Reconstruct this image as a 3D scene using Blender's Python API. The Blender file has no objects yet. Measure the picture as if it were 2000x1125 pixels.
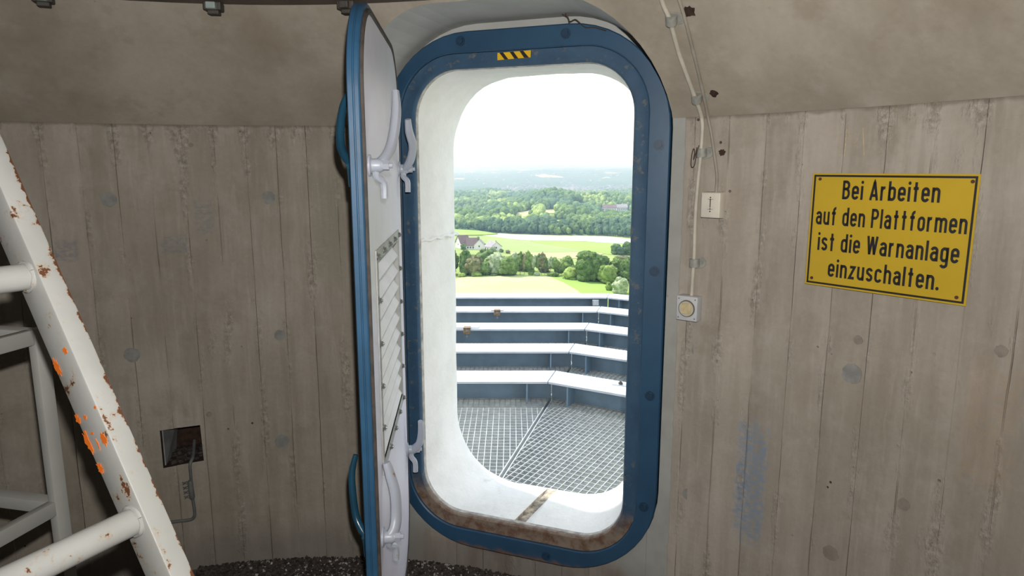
import bpy, bmesh, math, random
import numpy as np
from mathutils import Vector, Matrix, noise as mnoise

scene = bpy.context.scene
COL = scene.collection
rnd = random.Random(7)
PI = math.pi

# ------------------------------------------------------------------ camera
EYE = 1.57
PITCH = math.radians(10.0)
FPX = 2000 * 24 / 36.0
cam_d = bpy.data.cameras.new('camera')
cam_d.sensor_width = 36.0
cam_d.lens = 24.0
cam_d.clip_start = 0.02
cam_d.clip_end = 40000
cam = bpy.data.objects.new('camera', cam_d)
cam.location = (0, 0, EYE)
cam.rotation_euler = (PI / 2 - PITCH, 0, 0)
COL.objects.link(cam)
scene.camera = cam

# ------------------------------------------------------------------ world
world = bpy.data.worlds.new('sky')
scene.world = world
world.use_nodes = True
wt = world.node_tree
wt.nodes.clear()
w_out = wt.nodes.new('ShaderNodeOutputWorld')
w_bg = wt.nodes.new('ShaderNodeBackground')
w_tc = wt.nodes.new('ShaderNodeTexCoord')
w_sep = wt.nodes.new('ShaderNodeSeparateXYZ')
w_rmp = wt.nodes.new('ShaderNodeValToRGB')
wt.links.new(w_tc.outputs['Generated'], w_sep.inputs[0])
wt.links.new(w_sep.outputs['Z'], w_rmp.inputs['Fac'])
w_rmp.color_ramp.elements[0].position = 0.0
w_rmp.color_ramp.elements[0].color = (0.93, 0.97, 1.0, 1)
w_rmp.color_ramp.elements[1].position = 0.9
w_rmp.color_ramp.elements[1].color = (0.66, 0.81, 1.0, 1)
wt.links.new(w_rmp.outputs['Color'], w_bg.inputs['Color'])
w_bg.inputs['Strength'].default_value = 1.9
wt.links.new(w_bg.outputs[0], w_out.inputs['Surface'])

# ------------------------------------------------------------------ sun + the camera's flash
sun_d = bpy.data.lights.new('sun', 'SUN')
sun_d.energy = 7.0
sun_d.angle = math.radians(3.0)
sun_d.color = (1.0, 0.98, 0.94)
sun = bpy.data.objects.new('sun', sun_d)
sdir = Vector((-0.60, 0.42, 0.95)).normalized()      # towards the sun
sun.rotation_euler = sdir.to_track_quat('Z', 'Y').to_euler()
sun.location = (0, 0, 30)
COL.objects.link(sun)

fl_d = bpy.data.lights.new('flash', 'SPOT')
fl_d.energy = 146
fl_d.shadow_soft_size = 0.012
fl_d.spot_size = math.radians(150)
fl_d.spot_blend = 1.0
fl_d.color = (1.0, 0.97, 0.93)
fl = bpy.data.objects.new('flash', fl_d)
fl.location = (0.03, -0.02, EYE + 0.10)
fl.rotation_euler = (Vector((0.04, -1.0, 0.02)).normalized()).to_track_quat('Z', 'Y').to_euler()
COL.objects.link(fl)

# ------------------------------------------------------------------ exposure
scene.view_settings.view_transform = 'Standard'
scene.view_settings.look = 'None'
scene.view_settings.exposure = 0.0
scene.view_settings.gamma = 1.0
scene.view_settings.use_curve_mapping = False
scene.cycles.use_denoising = True
scene.cycles.max_bounces = 8
scene.cycles.volume_bounces = 0

# ================================================================== helpers
def ray(px, py):
    u = px - 1000.0
    v = 562.5 - py
    c, s = math.cos(PITCH), math.sin(PITCH)
    return Vector((u, FPX * c + v * s, v * c - FPX * s)) / FPX

CX, CY, RW = -0.70, 0.52, 2.03            # axis and radius of the round room
ZK, ZT = 1.72, 2.06                        # kink between wall and sloping part, ceiling

def wall_r(z):
    return RW if z <= ZK else RW - (z - ZK)

def wallpt(px, py, off=0.0):
    """the point of the concrete that this sight line meets, and the normal into the room"""
    r = ray(px, py)
    lo, hi = 0.2, 6.0
    for _ in range(60):
        m = (lo + hi) / 2
        p = r * m
        if math.hypot(p.x - CX, p.y - CY) < wall_r(p.z + EYE):
            lo = m
        else:
            hi = m
    p = r * lo
    p.z += EYE
    n = Vector((CX - p.x, CY - p.y, 0)).normalized()
    if p.z > ZK:
        n = (n + Vector((0, 0, -1))).normalized()
    return p + n * off, n

def ground_pt(px, py, zg):
    r = ray(px, py)
    t = (zg - EYE) / r.z
    p = r * t
    return Vector((p.x, p.y, zg))

WM = {}

def tag(o, label=None, cat=None, group=None, kind=None):
    if label: o['label'] = label
    if cat: o['category'] = cat
    if group: o['group'] = group
    if kind: o['kind'] = kind
    return o

def empty(name, loc=(0, 0, 0), rz=0.0, parent=None):
    o = bpy.data.objects.new(name, None)
    o.empty_display_size = 0.1
    COL.objects.link(o)
    M = Matrix.Translation(Vector(loc)) @ Matrix.Rotation(rz, 4, 'Z')
    o.location = loc
    o.rotation_euler = (0, 0, rz)
    WM[o.name] = M
    return o

def link_mesh(name, me, parent=None, kind=None, label=None):
    o = bpy.data.objects.new(name, me)
    COL.objects.link(o)
    if parent is not None:
        o.parent = parent
    WM[o.name] = WM[parent.name].copy() if parent is not None else Matrix.Identity(4)
    if kind: o['kind'] = kind
    if label: o['label'] = label
    return o

class MB:
    """collects geometry in world coordinates, links it as one mesh object"""
    def __init__(s):
        s.v = []; s.f = []
    def quadgrid(s, rows, closed_u=False, closed_v=False, flip=False):
        nb = len(s.v); nr = len(rows); nc = len(rows[0])
        for r in rows: s.v += [tuple(p) for p in r]
        for i in range(nr if closed_v else nr - 1):
            for j in range(nc if closed_u else nc - 1):
                a = nb + i * nc + j; b = nb + i * nc + (j + 1) % nc
                c = nb + ((i + 1) % nr) * nc + (j + 1) % nc; d = nb + ((i + 1) % nr) * nc + j
                s.f.append((a, d, c, b) if flip else (a, b, c, d))
    def poly(s, pts):
        nb = len(s.v); s.v += [tuple(p) for p in pts]; s.f.append(tuple(range(nb, nb + len(pts))))
    def prism(s, pts, vec):
        """closed solid: polygon pts extruded along vec"""
        nb = len(s.v); n = len(pts); vec = Vector(vec)
        s.v += [tuple(p) for p in pts] + [tuple(Vector(p) + vec) for p in pts]
        s.f.append(tuple(range(nb + n - 1, nb - 1, -1)))
        s.f.append(tuple(range(nb + n, nb + 2 * n)))
        for i in range(n):
            j = (i + 1) % n
            s.f.append((nb + i, nb + j, nb + n + j, nb + n + i))
    def box(s, c, ax, ay, az):
        """c centre; ax, ay, az half-axis vectors"""
        c = Vector(c); ax = Vector(ax); ay = Vector(ay); az = Vector(az)
        nb = len(s.v)
        for k in (-1, 1):
            for (i, j) in ((-1, -1), (1, -1), (1, 1), (-1, 1)):
                s.v.append(tuple(c + ax * i + ay * j + az * k))
        for f in ((3, 2, 1, 0), (4, 5, 6, 7), (0, 1, 5, 4), (1, 2, 6, 5), (2, 3, 7, 6), (3, 0, 4, 7)):
            s.f.append(tuple(nb + q for q in f))
    def abox(s, lo, hi):
        lo = Vector(lo); hi = Vector(hi); h = (hi - lo) / 2
        s.box((lo + hi) / 2, (h.x, 0, 0), (0, h.y, 0), (0, 0, h.z))
    def tube(s, pts, rad, n=10, caps=True, squash=1.0):
        pts = [Vector(p) for p in pts]
        if not hasattr(rad, '__len__'): rad = [rad] * len(pts)
        up = None; rows = []
        for i, p in enumerate(pts):
            t = (pts[min(i + 1, len(pts) - 1)] - pts[max(i - 1, 0)]).normalized()
            if up is None:
                up = t.orthogonal().normalized()
            up = (up - t * up.dot(t)).normalized()
            sd = t.cross(up)
            rows.append([p + (up * math.cos(2 * PI * k / n) + sd * math.sin(2 * PI * k / n) * squash) * rad[i] for k in range(n)])
        nb = len(s.v)
        s.quadgrid(rows, closed_u=True)
        if caps:
            s.f.append(tuple(range(nb + n - 1, nb - 1, -1)))
            e = nb + (len(rows) - 1) * n
            s.f.append(tuple(range(e, e + n)))
    def cyl(s, a, b, r, n=16, r2=None):
        s.tube([a, b], [r, r if r2 is None else r2], n)
    def build(s, name, mat, parent=None, smooth=False, kind=None, label=None, bevel=0.0):
        M = WM[parent.name].inverted() if parent is not None else Matrix.Identity(4)
        me = bpy.data.meshes.new(name)
        me.from_pydata([tuple(M @ Vector(v)) for v in s.v], [], s.f)
        bm = bmesh.new(); bm.from_mesh(me)
        bmesh.ops.recalc_face_normals(bm, faces=bm.faces)
        if bevel:
            eds = [e for e in bm.edges if len(e.link_faces) == 2 and e.calc_face_angle(0) > 0.6]
            bmesh.ops.bevel(bm, geom=eds, offset=bevel, segments=2, profile=0.5, affect='EDGES')
        if smooth:
            for f in bm.faces: f.smooth = True
            for e in bm.edges:
                if len(e.link_faces) == 2 and e.calc_face_angle(0) > 0.75: e.smooth = False
        bm.to_mesh(me); bm.free()
        if mat: me.materials.append(mat)
        return link_mesh(name, me, parent, kind, label)

def spline(pts, k=6):
    P = [Vector(p) for p in pts]; out = []
    for i in range(len(P) - 1):
        a = P[max(i - 1, 0)]; b = P[i]; c = P[i + 1]; d = P[min(i + 2, len(P) - 1)]
        for j in range(k):
            t = j / k
            out.append(0.5 * ((2 * b) + (c - a) * t + (2 * a - 5 * b + 4 * c - d) * t * t + (3 * b - a - 3 * c + d) * t ** 3))
    out.append(P[-1])
    return out

def lerp_list(vals, k=6):
    out = []
    for i in range(len(vals) - 1):
        for j in range(k): out.append(vals[i] + (vals[i + 1] - vals[i]) * j / k)
    out.append(vals[-1])
    return out

# ------------------------------------------------------------------ material helpers
class NT:
    def __init__(s, name):
        s.m = bpy.data.materials.new(name); s.m.use_nodes = True
        s.t = s.m.node_tree; s.t.nodes.clear()
        s.out = s.t.nodes.new('ShaderNodeOutputMaterial')
        s.b = s.t.nodes.new('ShaderNodeBsdfPrincipled')
        s.t.links.new(s.b.outputs[0], s.out.inputs['Surface'])
    def set(s, sock, v):
        if isinstance(v, bpy.types.NodeSocket): s.t.links.new(v, sock)
        elif hasattr(v, '__len__') and len(v) == 3 and sock.type == 'RGBA': sock.default_value = (*v, 1)
        else: sock.default_value = v
    def bsdf(s, **kw):
        for k, v in kw.items(): s.set(s.b.inputs[k.replace('_', ' ')], v)
    def math(s, op, a, b=0.0, c=0.0, clamp=False):
        n = s.t.nodes.new('ShaderNodeMath'); n.operation = op; n.use_clamp = clamp
        for i, v in enumerate((a, b, c)): s.set(n.inputs[i], v)
        return n.outputs[0]
    def step(s, v, lo, hi):
        n = s.t.nodes.new('ShaderNodeMapRange'); n.interpolation_type = 'SMOOTHSTEP'
        s.set(n.inputs['Value'], v); n.inputs['From Min'].default_value = lo; n.inputs['From Max'].default_value = hi
        return n.outputs[0]
    def coord(s, which='Object'):
        return s.t.nodes.new('ShaderNodeTexCoord').outputs[which]
    def pos(s):
        return s.t.nodes.new('ShaderNodeNewGeometry').outputs['Position']
    def sep(s, v):
        n = s.t.nodes.new('ShaderNodeSeparateXYZ'); s.set(n.inputs[0], v); return n.outputs
    def comb(s, x, y, z):
        n = s.t.nodes.new('ShaderNodeCombineXYZ')
        for i, v in enumerate((x, y, z)): s.set(n.inputs[i], v)
        return n.outputs[0]
    def noise(s, v, scale=5, detail=4, rough=0.55, col=False):
        n = s.t.nodes.new('ShaderNodeTexNoise'); s.set(n.inputs['Vector'], v)
        n.inputs['Scale'].default_value = scale; n.inputs['Detail'].default_value = detail; n.inputs['Roughness'].default_value = rough
        return n.outputs['Color' if col else 'Fac']
    def voro(s, v, scale=20):
        n = s.t.nodes.new('ShaderNodeTexVoronoi'); s.set(n.inputs['Vector'], v); n.inputs['Scale'].default_value = scale
        return n.outputs['Distance']
    def white(s, v):
        n = s.t.nodes.new('ShaderNodeTexWhiteNoise'); n.noise_dimensions = '1D'; s.set(n.inputs['W'], v); return n.outputs['Value']
    def mix(s, f, a, b):
        n = s.t.nodes.new('ShaderNodeMix'); n.data_type = 'RGBA'
        s.set(n.inputs[0], f); s.set(n.inputs[6], a); s.set(n.inputs[7], b)
        return n.outputs[2]
    def mul(s, a, v):
        n = s.t.nodes.new('ShaderNodeMix'); n.data_type = 'RGBA'; n.blend_type = 'MULTIPLY'
        n.inputs[0].default_value = 1.0; s.set(n.inputs[6], a); s.set(n.inputs[7], v)
        return n.outputs[2]
    def bump(s, h, strength=0.3, dist=0.01):
        n = s.t.nodes.new('ShaderNodeBump'); s.set(n.inputs['Height'], h)
        n.inputs['Strength'].default_value = strength; n.inputs['Distance'].default_value = dist
        s.t.links.new(n.outputs[0], s.b.inputs['Normal'])

def simple(name, col, rough=0.6, metal=0.0, var=0.12, scale=12, bump=0.0, col2=None):
    n = NT(name); v = n.coord()
    f = n.noise(v, scale, 4)
    c2 = col2 or tuple(max(0, c * (1 - 2 * var)) for c in col)
    n.bsdf(Base_Color=n.mix(n.step(f, 0.3, 0.7), col, c2), Roughness=rough, Metallic=metal)
    if bump: n.bump(n.noise(v, scale * 6, 3), bump, 0.004)
    return n.m

def painted(name, col, rough=0.4, chip=0.0, chipcol=(0.19, 0.07, 0.03), chipscale=18, mott=0.15):
    """paint with a little mottling and, where chip > 0, rusty chips"""
    n = NT(name); v = n.pos()
    f = n.noise(v, 9, 4)
    c = n.mix(n.step(f, 0.3, 0.75), col, tuple(x * (1 - mott) for x in col))
    if chip > 0:
        k = n.noise(v, chipscale, 5, 0.65)
        k2 = n.noise(v, chipscale * 5, 3, 0.6)
        m = n.step(n.math('ADD', k, n.math('MULTIPLY', k2, 0.18)), 0.80 - chip, 0.83 - chip)
        halo = n.step(n.math('ADD', k, n.math('MULTIPLY', k2, 0.18)), 0.74 - chip, 0.83 - chip)
        c = n.mix(n.math('MULTIPLY', halo, 0.45), c, (0.42, 0.30, 0.16))
        c = n.mix(m, c, chipcol)
    n.bsdf(Base_Color=c, Roughness=rough)
    n.bump(n.noise(v, 60, 3), 0.06, 0.003)
    return n.m

# ------------------------------------------------------------------ the doorway's own frame of reference
OD = Vector((0.0125, 2.349, 0))
TD = Vector((math.cos(math.radians(20.7)), -math.sin(math.radians(20.7)), 0))   # along the wall
ND = Vector((math.sin(math.radians(20.7)), math.cos(math.radians(20.7)), 0))    # outwards
def D(l, z, d):
    return OD + TD * l + ND * d + Vector((0, 0, z))
OL, OZ0, OZ1, ORAD = 0.395, 0.25, 1.905, 0.165          # clear opening: half width, bottom, top, corner radius
BAND = 0.118

def rrect(l0, l1, z0, z1, r, seg=12, sub=8):
    """rounded rectangle, counter-clockwise, always the same number of points"""
    pts = []
    cs = [(l1 - r, z1 - r, 0), (l0 + r, z1 - r, 90), (l0 + r, z0 + r, 180), (l1 - r, z0 + r, 270)]
    for ci, (cl, cz, a) in enumerate(cs):
        for k in range(seg + 1):
            t = math.radians(a + 90 * k / seg)
            pts.append((cl + r * math.cos(t), cz + r * math.sin(t)))
        nx = cs[(ci + 1) % 4]
        t = math.radians(a + 90)
        p0 = pts[-1]; p1 = (nx[0] + r * math.cos(t), nx[1] + r * math.sin(t))
        for k in range(1, sub):
            pts.append((p0[0] + (p1[0] - p0[0]) * k / sub, p0[1] + (p1[1] - p0[1]) * k / sub))
    return pts

def ring(mb, fn, rect, r, prof, closed=True, wob=None):
    """sweep a profile [(offset, depth[, extra corner radius])] round a rounded rectangle"""
    rows = []
    for q in prof:
        o, d = q[0], q[1]; dr = q[2] if len(q) > 2 else 0.0
        pts = rrect(rect[0] - o, rect[1] + o, rect[2] - o, rect[3] + o, max(r + o + dr, 0.004))
        rows.append([fn(p[0], p[1], d + (wob(p, q) if wob else 0)) for p in pts])
    mb.quadgrid(rows, closed_u=True, closed_v=closed)
    return rows
ORECT = (-OL, OL, OZ0, OZ1)

# ================================================================== materials
def concrete_wall():
    n = NT('board_marked_concrete')
    x, y, z = n.sep(n.coord())
    th = n.math('ARCTAN2', n.math('SUBTRACT', y, CY), n.math('SUBTRACT', x, CX))
    u = n.math('MULTIPLY', th, RW)
    P = n.comb(u, 0.0, z)
    S = n.comb(u, 0.0, n.math('MULTIPLY', z, 0.10))
    Q = n.comb(u, 0.0, n.math('MULTIPLY', z, 0.35))
    wob = n.math('MULTIPLY', n.math('SUBTRACT', n.noise(n.comb(0.0, 0.0, z), 3.0, 3), 0.5), 0.012)
    bi = n.math('DIVIDE', n.math('ADD', u, wob), 2 * PI * RW / NSTRIP)
    b = n.math('FLOOR', bi)
    e = n.math('ABSOLUTE', n.math('SUBTRACT', n.math('FRACT', bi), 0.5))
    bt = n.white(b)
    big = n.noise(P, 1.7, 5, 0.6)
    streak = n.noise(S, 16, 5, 0.6)
    fine = n.noise(P, 70, 3, 0.6)
    med = n.noise(P, 9, 5, 0.65)
    c = n.mix(n.step(big, 0.3, 0.7), (0.282, 0.248, 0.202), (0.378, 0.340, 0.290))
    c = n.mix(n.math('MULTIPLY', n.step(streak, 0.38, 0.66), 0.55), c, (0.225, 0.196, 0.152))
    c = n.mix(n.math('MULTIPLY', n.step(n.noise(S, 42, 4, 0.6), 0.50, 0.70), 0.25), c, (0.45, 0.405, 0.345))
    c = n.mix(n.math('MULTIPLY', n.step(n.noise(P, 3.3, 6, 0.7), 0.52, 0.68), 0.55), c, (0.225, 0.195, 0.150))
    c = n.mix(n.math('MULTIPLY', n.step(med, 0.48, 0.75), 0.40), c, (0.41, 0.375, 0.33))
    c = n.mix(n.math('MULTIPLY', n.step(bt, 0.55, 1.0), 0.30), c, (0.42, 0.37, 0.315))
    c = n.mix(n.math('MULTIPLY', n.step(bt, 0.35, 0.0), 0.28), c, (0.245, 0.21, 0.168))
    c = n.mul(c, n.mix(fine, (0.90, 0.90, 0.90), (1.09, 1.09, 1.09)))
    # open joints between the formwork boards
    jn = n.math('MULTIPLY', n.step(e, 0.480, 0.498), n.step(n.noise(n.comb(u, 0.0, n.math('MULTIPLY', z, 0.5)), 5, 3), 0.42, 0.58))
    c = n.mix(n.math('MULTIPLY', jn, 0.45), c, (0.17, 0.145, 0.115))
    # honeycombed streaks, pale with dark pits, mostly along joints
    rq = n.noise(Q, 7.5, 6, 0.68)
    near = n.step(e, 0.22, 0.46)
    kz = n.math('MULTIPLY', n.step(z, ZK - 0.10, ZK - 0.01), 0.10)
    rm = n.step(n.math('ADD', n.math('ADD', rq, kz), n.math('MULTIPLY', near, 0.11)), 0.600, 0.73)
    gr = n.noise(P, 95, 4, 0.7)
    c = n.mix(n.math('MULTIPLY', rm, 0.70), c, n.mix(n.step(n.noise(P, 55, 6, 0.75), 0.36, 0.66), (0.185, 0.160, 0.128), (0.46, 0.42, 0.36)))
    pit = n.math('MULTIPLY', n.step(n.voro(P, 75), 0.24, 0.12), n.step(gr, 0.55, 0.64))
    pit = n.math('MULTIPLY', pit, rm)
    c = n.mix(n.math('MULTIPLY', pit, 0.9), c, (0.06, 0.052, 0.045))
    air = n.math('MULTIPLY', n.step(n.voro(P, 13), 0.060, 0.035), n.step(n.noise(P, 3.1, 2), 0.52, 0.60))
    c = n.mix(air, c, (0.07, 0.06, 0.05))
    # blue chalk rubbed on the wall, to the right of the doorway
    for (px, py, hu, hz, col, st) in ((1464, 945, 0.052, 0.20, (0.17, 0.235, 0.32), 0.75), (1350, 700, 0.0, 0.0, (0, 0, 0), 0.0),
                                      (398, 425, 0.035, 0.07, (0.17, 0.19, 0.20), 0.5), (340, 478, 0.05, 0.035, (0.15, 0.17, 0.20), 0.45),
                                      (130, 490, 0.04, 0.04, (0.15, 0.16, 0.20), 0.45), (640, 440, 0.06, 0.22, (0.23, 0.24, 0.17), 0.4),
                                      (1455, 950, 0.0, 0, (0, 0, 0), 0), (1930, 830, 0.06, 0.16, (0.36, 0.25, 0.16), 0.3)):
        if st == 0: continue
        q, _ = wallpt(px, py)
        uc = math.atan2(q.y - CY, q.x - CX) * RW
        du = n.math('DIVIDE', n.math('ABSOLUTE', n.math('SUBTRACT', u, uc)), hu)
        dz = n.math('DIVIDE', n.math('ABSOLUTE', n.math('SUBTRACT', z, q.z)), hz)
        dd = n.math('ADD', n.math('MAXIMUM', du, dz), n.math('MULTIPLY', n.math('SUBTRACT', n.noise(P, 26, 4), 0.5), 0.9))
        mk = n.math('MULTIPLY', n.step(dd, 1.1, 0.7), n.math('MULTIPLY', n.step(n.noise(n.comb(u, 0.0, n.math('MULTIPLY', z, 2.0)), 40, 4, 0.7), 0.36, 0.6), st))
        c = n.mix(mk, c, col)
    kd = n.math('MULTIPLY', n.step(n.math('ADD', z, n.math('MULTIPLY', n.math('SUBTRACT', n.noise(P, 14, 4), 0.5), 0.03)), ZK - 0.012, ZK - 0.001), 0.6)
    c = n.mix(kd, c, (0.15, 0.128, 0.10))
    # grey paint that runs over the concrete beside the frame, bare and rusty below the frame
    l = n.math('ADD', n.math('MULTIPLY', n.math('SUBTRACT', x, OD.x), TD.x), n.math('MULTIPLY', n.math('SUBTRACT', y, OD.y), TD.y))
    la = n.math('ADD', n.math('ABSOLUTE', l), n.math('MULTIPLY', n.math('SUBTRACT', n.noise(P, 22, 4), 0.5), 0.016))
    gp = n.math('MULTIPLY', n.step(la, 0.563, 0.558), n.step(y, 1.0, 1.1))
    below = n.math('MULTIPLY', n.step(n.math('ADD', z, n.math('MULTIPLY', n.noise(P, 8, 4), 0.14)), 0.27, 0.20), n.step(la, 0.45, 0.36))
    gp2 = n.math('MULTIPLY', gp, n.math('SUBTRACT', 1.0, below))
    c = n.mix(n.math('MULTIPLY', gp2, 0.94), c, n.mix(n.step(n.noise(P, 12, 4), 0.35, 0.7), (0.335, 0.34, 0.315), (0.29, 0.292, 0.268)))
    rs = n.math('MULTIPLY', n.math('MULTIPLY', gp, below), n.step(n.noise(n.comb(u, 0.0, n.math('MULTIPLY', z, 0.25)), 9, 4), 0.42, 0.62))
    c = n.mix(n.math('MULTIPLY', rs, 0.55), c, (0.13, 0.075, 0.042))
    # wall darker towards its foot, with a noisy edge
    ft = n.step(n.math('ADD', z, n.math('MULTIPLY', n.math('SUBTRACT', n.noise(P, 6, 4), 0.5), 0.18)), 0.22, 0.06)
    c = n.mix(n.math('MULTIPLY', ft, 0.55), c, (0.17, 0.155, 0.14))
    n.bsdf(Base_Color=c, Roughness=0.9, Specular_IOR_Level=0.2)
    h = n.math('ADD', n.math('MULTIPLY', med, 0.35), n.math('MULTIPLY', fine, 0.18))
    h = n.math('ADD', h, n.math('MULTIPLY', n.math('MULTIPLY', rm, gr), 1.0))
    h = n.math('SUBTRACT', h, n.math('ADD', n.math('MULTIPLY', jn, 0.6), n.math('MULTIPLY', n.math('ADD', pit, air), 1.4)))
    h = n.math('SUBTRACT', h, n.math('MULTIPLY', gp2, n.math('MULTIPLY', h, 0.8)))
    n.bump(h, 0.7, 0.007)
    return n.m

def concrete_slope():
    n = NT('smooth_concrete'); P = n.pos()
    big = n.noise(P, 2.2, 6, 0.62)
    med = n.noise(P, 7, 6, 0.65)
    fine = n.noise(P, 60, 3)
    c = n.mix(n.step(big, 0.32, 0.68), (0.268, 0.230, 0.178), (0.375, 0.335, 0.275))
    c = n.mix(n.math('MULTIPLY', n.step(med, 0.5, 0.75), 0.45), c, (0.43, 0.385, 0.33))
    c = n.mix(n.math('MULTIPLY', n.step(med, 0.46, 0.3), 0.35), c, (0.235, 0.18, 0.13))
    air = n.math('MULTIPLY', n.step(n.voro(P, 9), 0.055, 0.03), n.step(n.noise(P, 2.1, 2), 0.5, 0.58))
    c = n.mix(air, c, (0.07, 0.055, 0.045))
    c = n.mul(c, n.mix(fine, (0.92, 0.92, 0.92), (1.07, 1.07, 1.07)))
    n.bsdf(Base_Color=c, Roughness=0.88, Specular_IOR_Level=0.2)
    n.bump(n.math('ADD', n.math('MULTIPLY', med, 0.5), n.math('MULTIPLY', fine, 0.15)), 0.25, 0.006)
    return n.m

def plaster():
    n = NT('white_plaster'); P = n.pos()
    x, y, z = n.sep(P)
    f = n.noise(P, 5, 6, 0.65); g = n.noise(P, 48, 4, 0.65)
    c = n.mix(n.step(f, 0.3, 0.75), (0.82, 0.815, 0.785), (0.71, 0.705, 0.665))
    # soot and grit trodden onto the sill
    dirt = n.math('MULTIPLY', n.step(n.noise(P, 9, 5, 0.7), 0.60, 0.72), n.step(z, 0.36, 0.24))
    c = n.mix(n.math('MULTIPLY', dirt, 0.35), c, (0.45, 0.40, 0.33))
    speck = n.math('MULTIPLY', n.step(n.voro(P, 90), 0.26, 0.14), n.math('MULTIPLY', n.step(n.noise(P, 7, 3), 0.60, 0.68), n.step(z, 0.40, 0.26)))
    c = n.mix(n.math('MULTIPLY', speck, 0.8), c, (0.12, 0.10, 0.08))
    n.bsdf(Base_Color=c, Roughness=0.85, Specular_IOR_Level=0.2)
    n.bump(n.math('ADD', g, n.math('MULTIPLY', f, 1.5)), 0.5, 0.006)
    return n.m

def frame_blue():
    n = NT('blue_frame_paint'); P = n.pos()
    z = n.sep(P)[2]
    f = n.noise(P, 7, 5)
    c = n.mix(n.step(f, 0.3, 0.72), (0.022, 0.072, 0.138), (0.017, 0.056, 0.110))
    w = n.step(n.noise(P, 24, 5, 0.7), 0.66, 0.72)
    top = n.step(z, 1.75, 1.95)
    c = n.mix(n.math('MULTIPLY', w, n.math('MULTIPLY', top, 0.35)), c, (0.33, 0.28, 0.20))
    low = n.step(n.math('ADD', z, n.math('MULTIPLY', n.math('SUBTRACT', n.noise(P, 14, 5, 0.65), 0.5), 0.10)), 0.155, 0.125)
    c = n.mix(n.math('MULTIPLY', low, 0.9), c, n.mix(n.noise(P, 40, 4), (0.11, 0.05, 0.028), (0.20, 0.12, 0.07)))
    n.bsdf(Base_Color=c, Roughness=0.42)
    n.bump(n.noise(P, 45, 3), 0.07, 0.003)
    return n.m

def lip_mat():
    n = NT('blue_paint_rusted_at_the_bottom'); P = n.pos()
    z = n.sep(P)[2]
    f = n.noise(P, 16, 5, 0.65)
    c = n.mix(n.step(f, 0.3, 0.72), (0.028, 0.080, 0.145), (0.020, 0.058, 0.110))
    w = n.step(n.noise(P, 30, 5, 0.7), 0.57, 0.66)
    c = n.mix(n.math('MULTIPLY', w, 0.5), c, n.mix(f, (0.05, 0.055, 0.05), (0.30, 0.24, 0.15)))
    low = n.step(n.math('ADD', z, n.math('MULTIPLY', n.math('SUBTRACT', f, 0.5), 0.16)), 0.42, 0.29)
    c = n.mix(low, c, n.mix(n.step(n.noise(P, 26, 5, 0.7), 0.36, 0.62), (0.115, 0.058, 0.032), (0.20, 0.155, 0.115)))
    n.bsdf(Base_Color=c, Roughness=0.6)
    n.bump(n.noise(P, 60, 4), 0.15, 0.003)
    return n.m

def ladder_paint():
    n = NT('grey_ladder_paint'); P = n.pos()
    f = n.noise(P, 8, 4)
    c = n.mix(n.step(f, 0.3, 0.7), (0.36, 0.36, 0.345), (0.31, 0.31, 0.29))
    k = n.noise(P, 26, 5, 0.7); k2 = n.noise(P, 120, 3, 0.6)
    kk = n.math('ADD', k, n.math('MULTIPLY', k2, 0.22))
    # paint chips most along the arrises of the rail
    vd = n.t.nodes.new('ShaderNodeVectorMath'); vd.operation = 'DOT_PRODUCT'
    n.set(vd.inputs[0], P); vd.inputs[1].default_value = (0.45994, 0.88794, 0)
    q = n.math('SUBTRACT', vd.outputs['Value'], LADDER_Q)
    edge = n.math('ADD', n.math('MULTIPLY', n.step(q, 0.025, 0.034), 0.17), n.math('MULTIPLY', n.step(n.math('ABSOLUTE', n.math('SUBTRACT', q, 0.006)), 0.006, 0.0), 0.06))
    kk = n.math('ADD', kk, edge)
    c = n.mix(n.math('MULTIPLY', n.step(kk, 0.665, 0.775), 0.5), c, (0.33, 0.21, 0.09))
    c = n.mix(n.step(kk, 0.735, 0.772), c, (0.105, 0.043, 0.022))
    n.bsdf(Base_Color=c, Roughness=0.32)
    n.bump(n.noise(P, 70, 3), 0.08, 0.003)
    return n.m

LD = 1.0
def cam_pt(px, py, d):
    u_ = (px - 1000) / FPX; v_ = (562.5 - py) / FPX
    c, s_ = math.cos(PITCH), math.sin(PITCH)
    return Vector((u_ * d, d * c + v_ * d * s_, EYE + v_ * d * c - d * s_))
RG = Vector((0.46, 0.888, 0)).normalized()              # along the rungs, away from the camera
pa = cam_pt(317, 1090, LD); pb = cam_pt(0, 364, 1.04598 * LD)
LADDER_Q = pa.dot(RG)
NSTRIP = 118
M = {}
M['wall'] = concrete_wall()
M['slope'] = concrete_slope()
M['plaster'] = plaster()
M['frame'] = frame_blue()
M['lip'] = lip_mat()
M['ladder'] = ladder_paint()
M['niche'] = simple('grey_white_niche_paint', (0.43, 0.435, 0.41), 0.7, var=0.08, scale=5, bump=0.05)
M['leaf_blue'] = painted('blue_door_paint', (0.030, 0.100, 0.190), 0.40, 0.0, mott=0.25)
M['handle_blue'] = painted('blue_handle_paint', (0.014, 0.062, 0.105), 0.25, mott=0.3)
M['bolt_blue'] = painted('dark_blue_bolt_paint', (0.013, 0.042, 0.085), 0.4)
M['gasket'] = simple('dark_rubber_gasket', (0.030, 0.026, 0.024), 0.7, var=0.3, scale=30, col2=(0.07, 0.05, 0.04))
M['leaf_white'] = painted('white_door_paint', (0.79, 0.77, 0.86), 0.40, mott=0.06)
M['handle_grey'] = painted('grey_handle_paint', (0.38, 0.41, 0.47), 0.38, 0.06, mott=0.12)
M['louvre'] = simple('white_sheet_metal', (0.70, 0.70, 0.69), 0.4, var=0.06, scale=8)
M['louvre_frame'] = simple('pale_grey_sheet_metal', (0.42, 0.42, 0.40), 0.5, var=0.12, scale=20)
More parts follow.
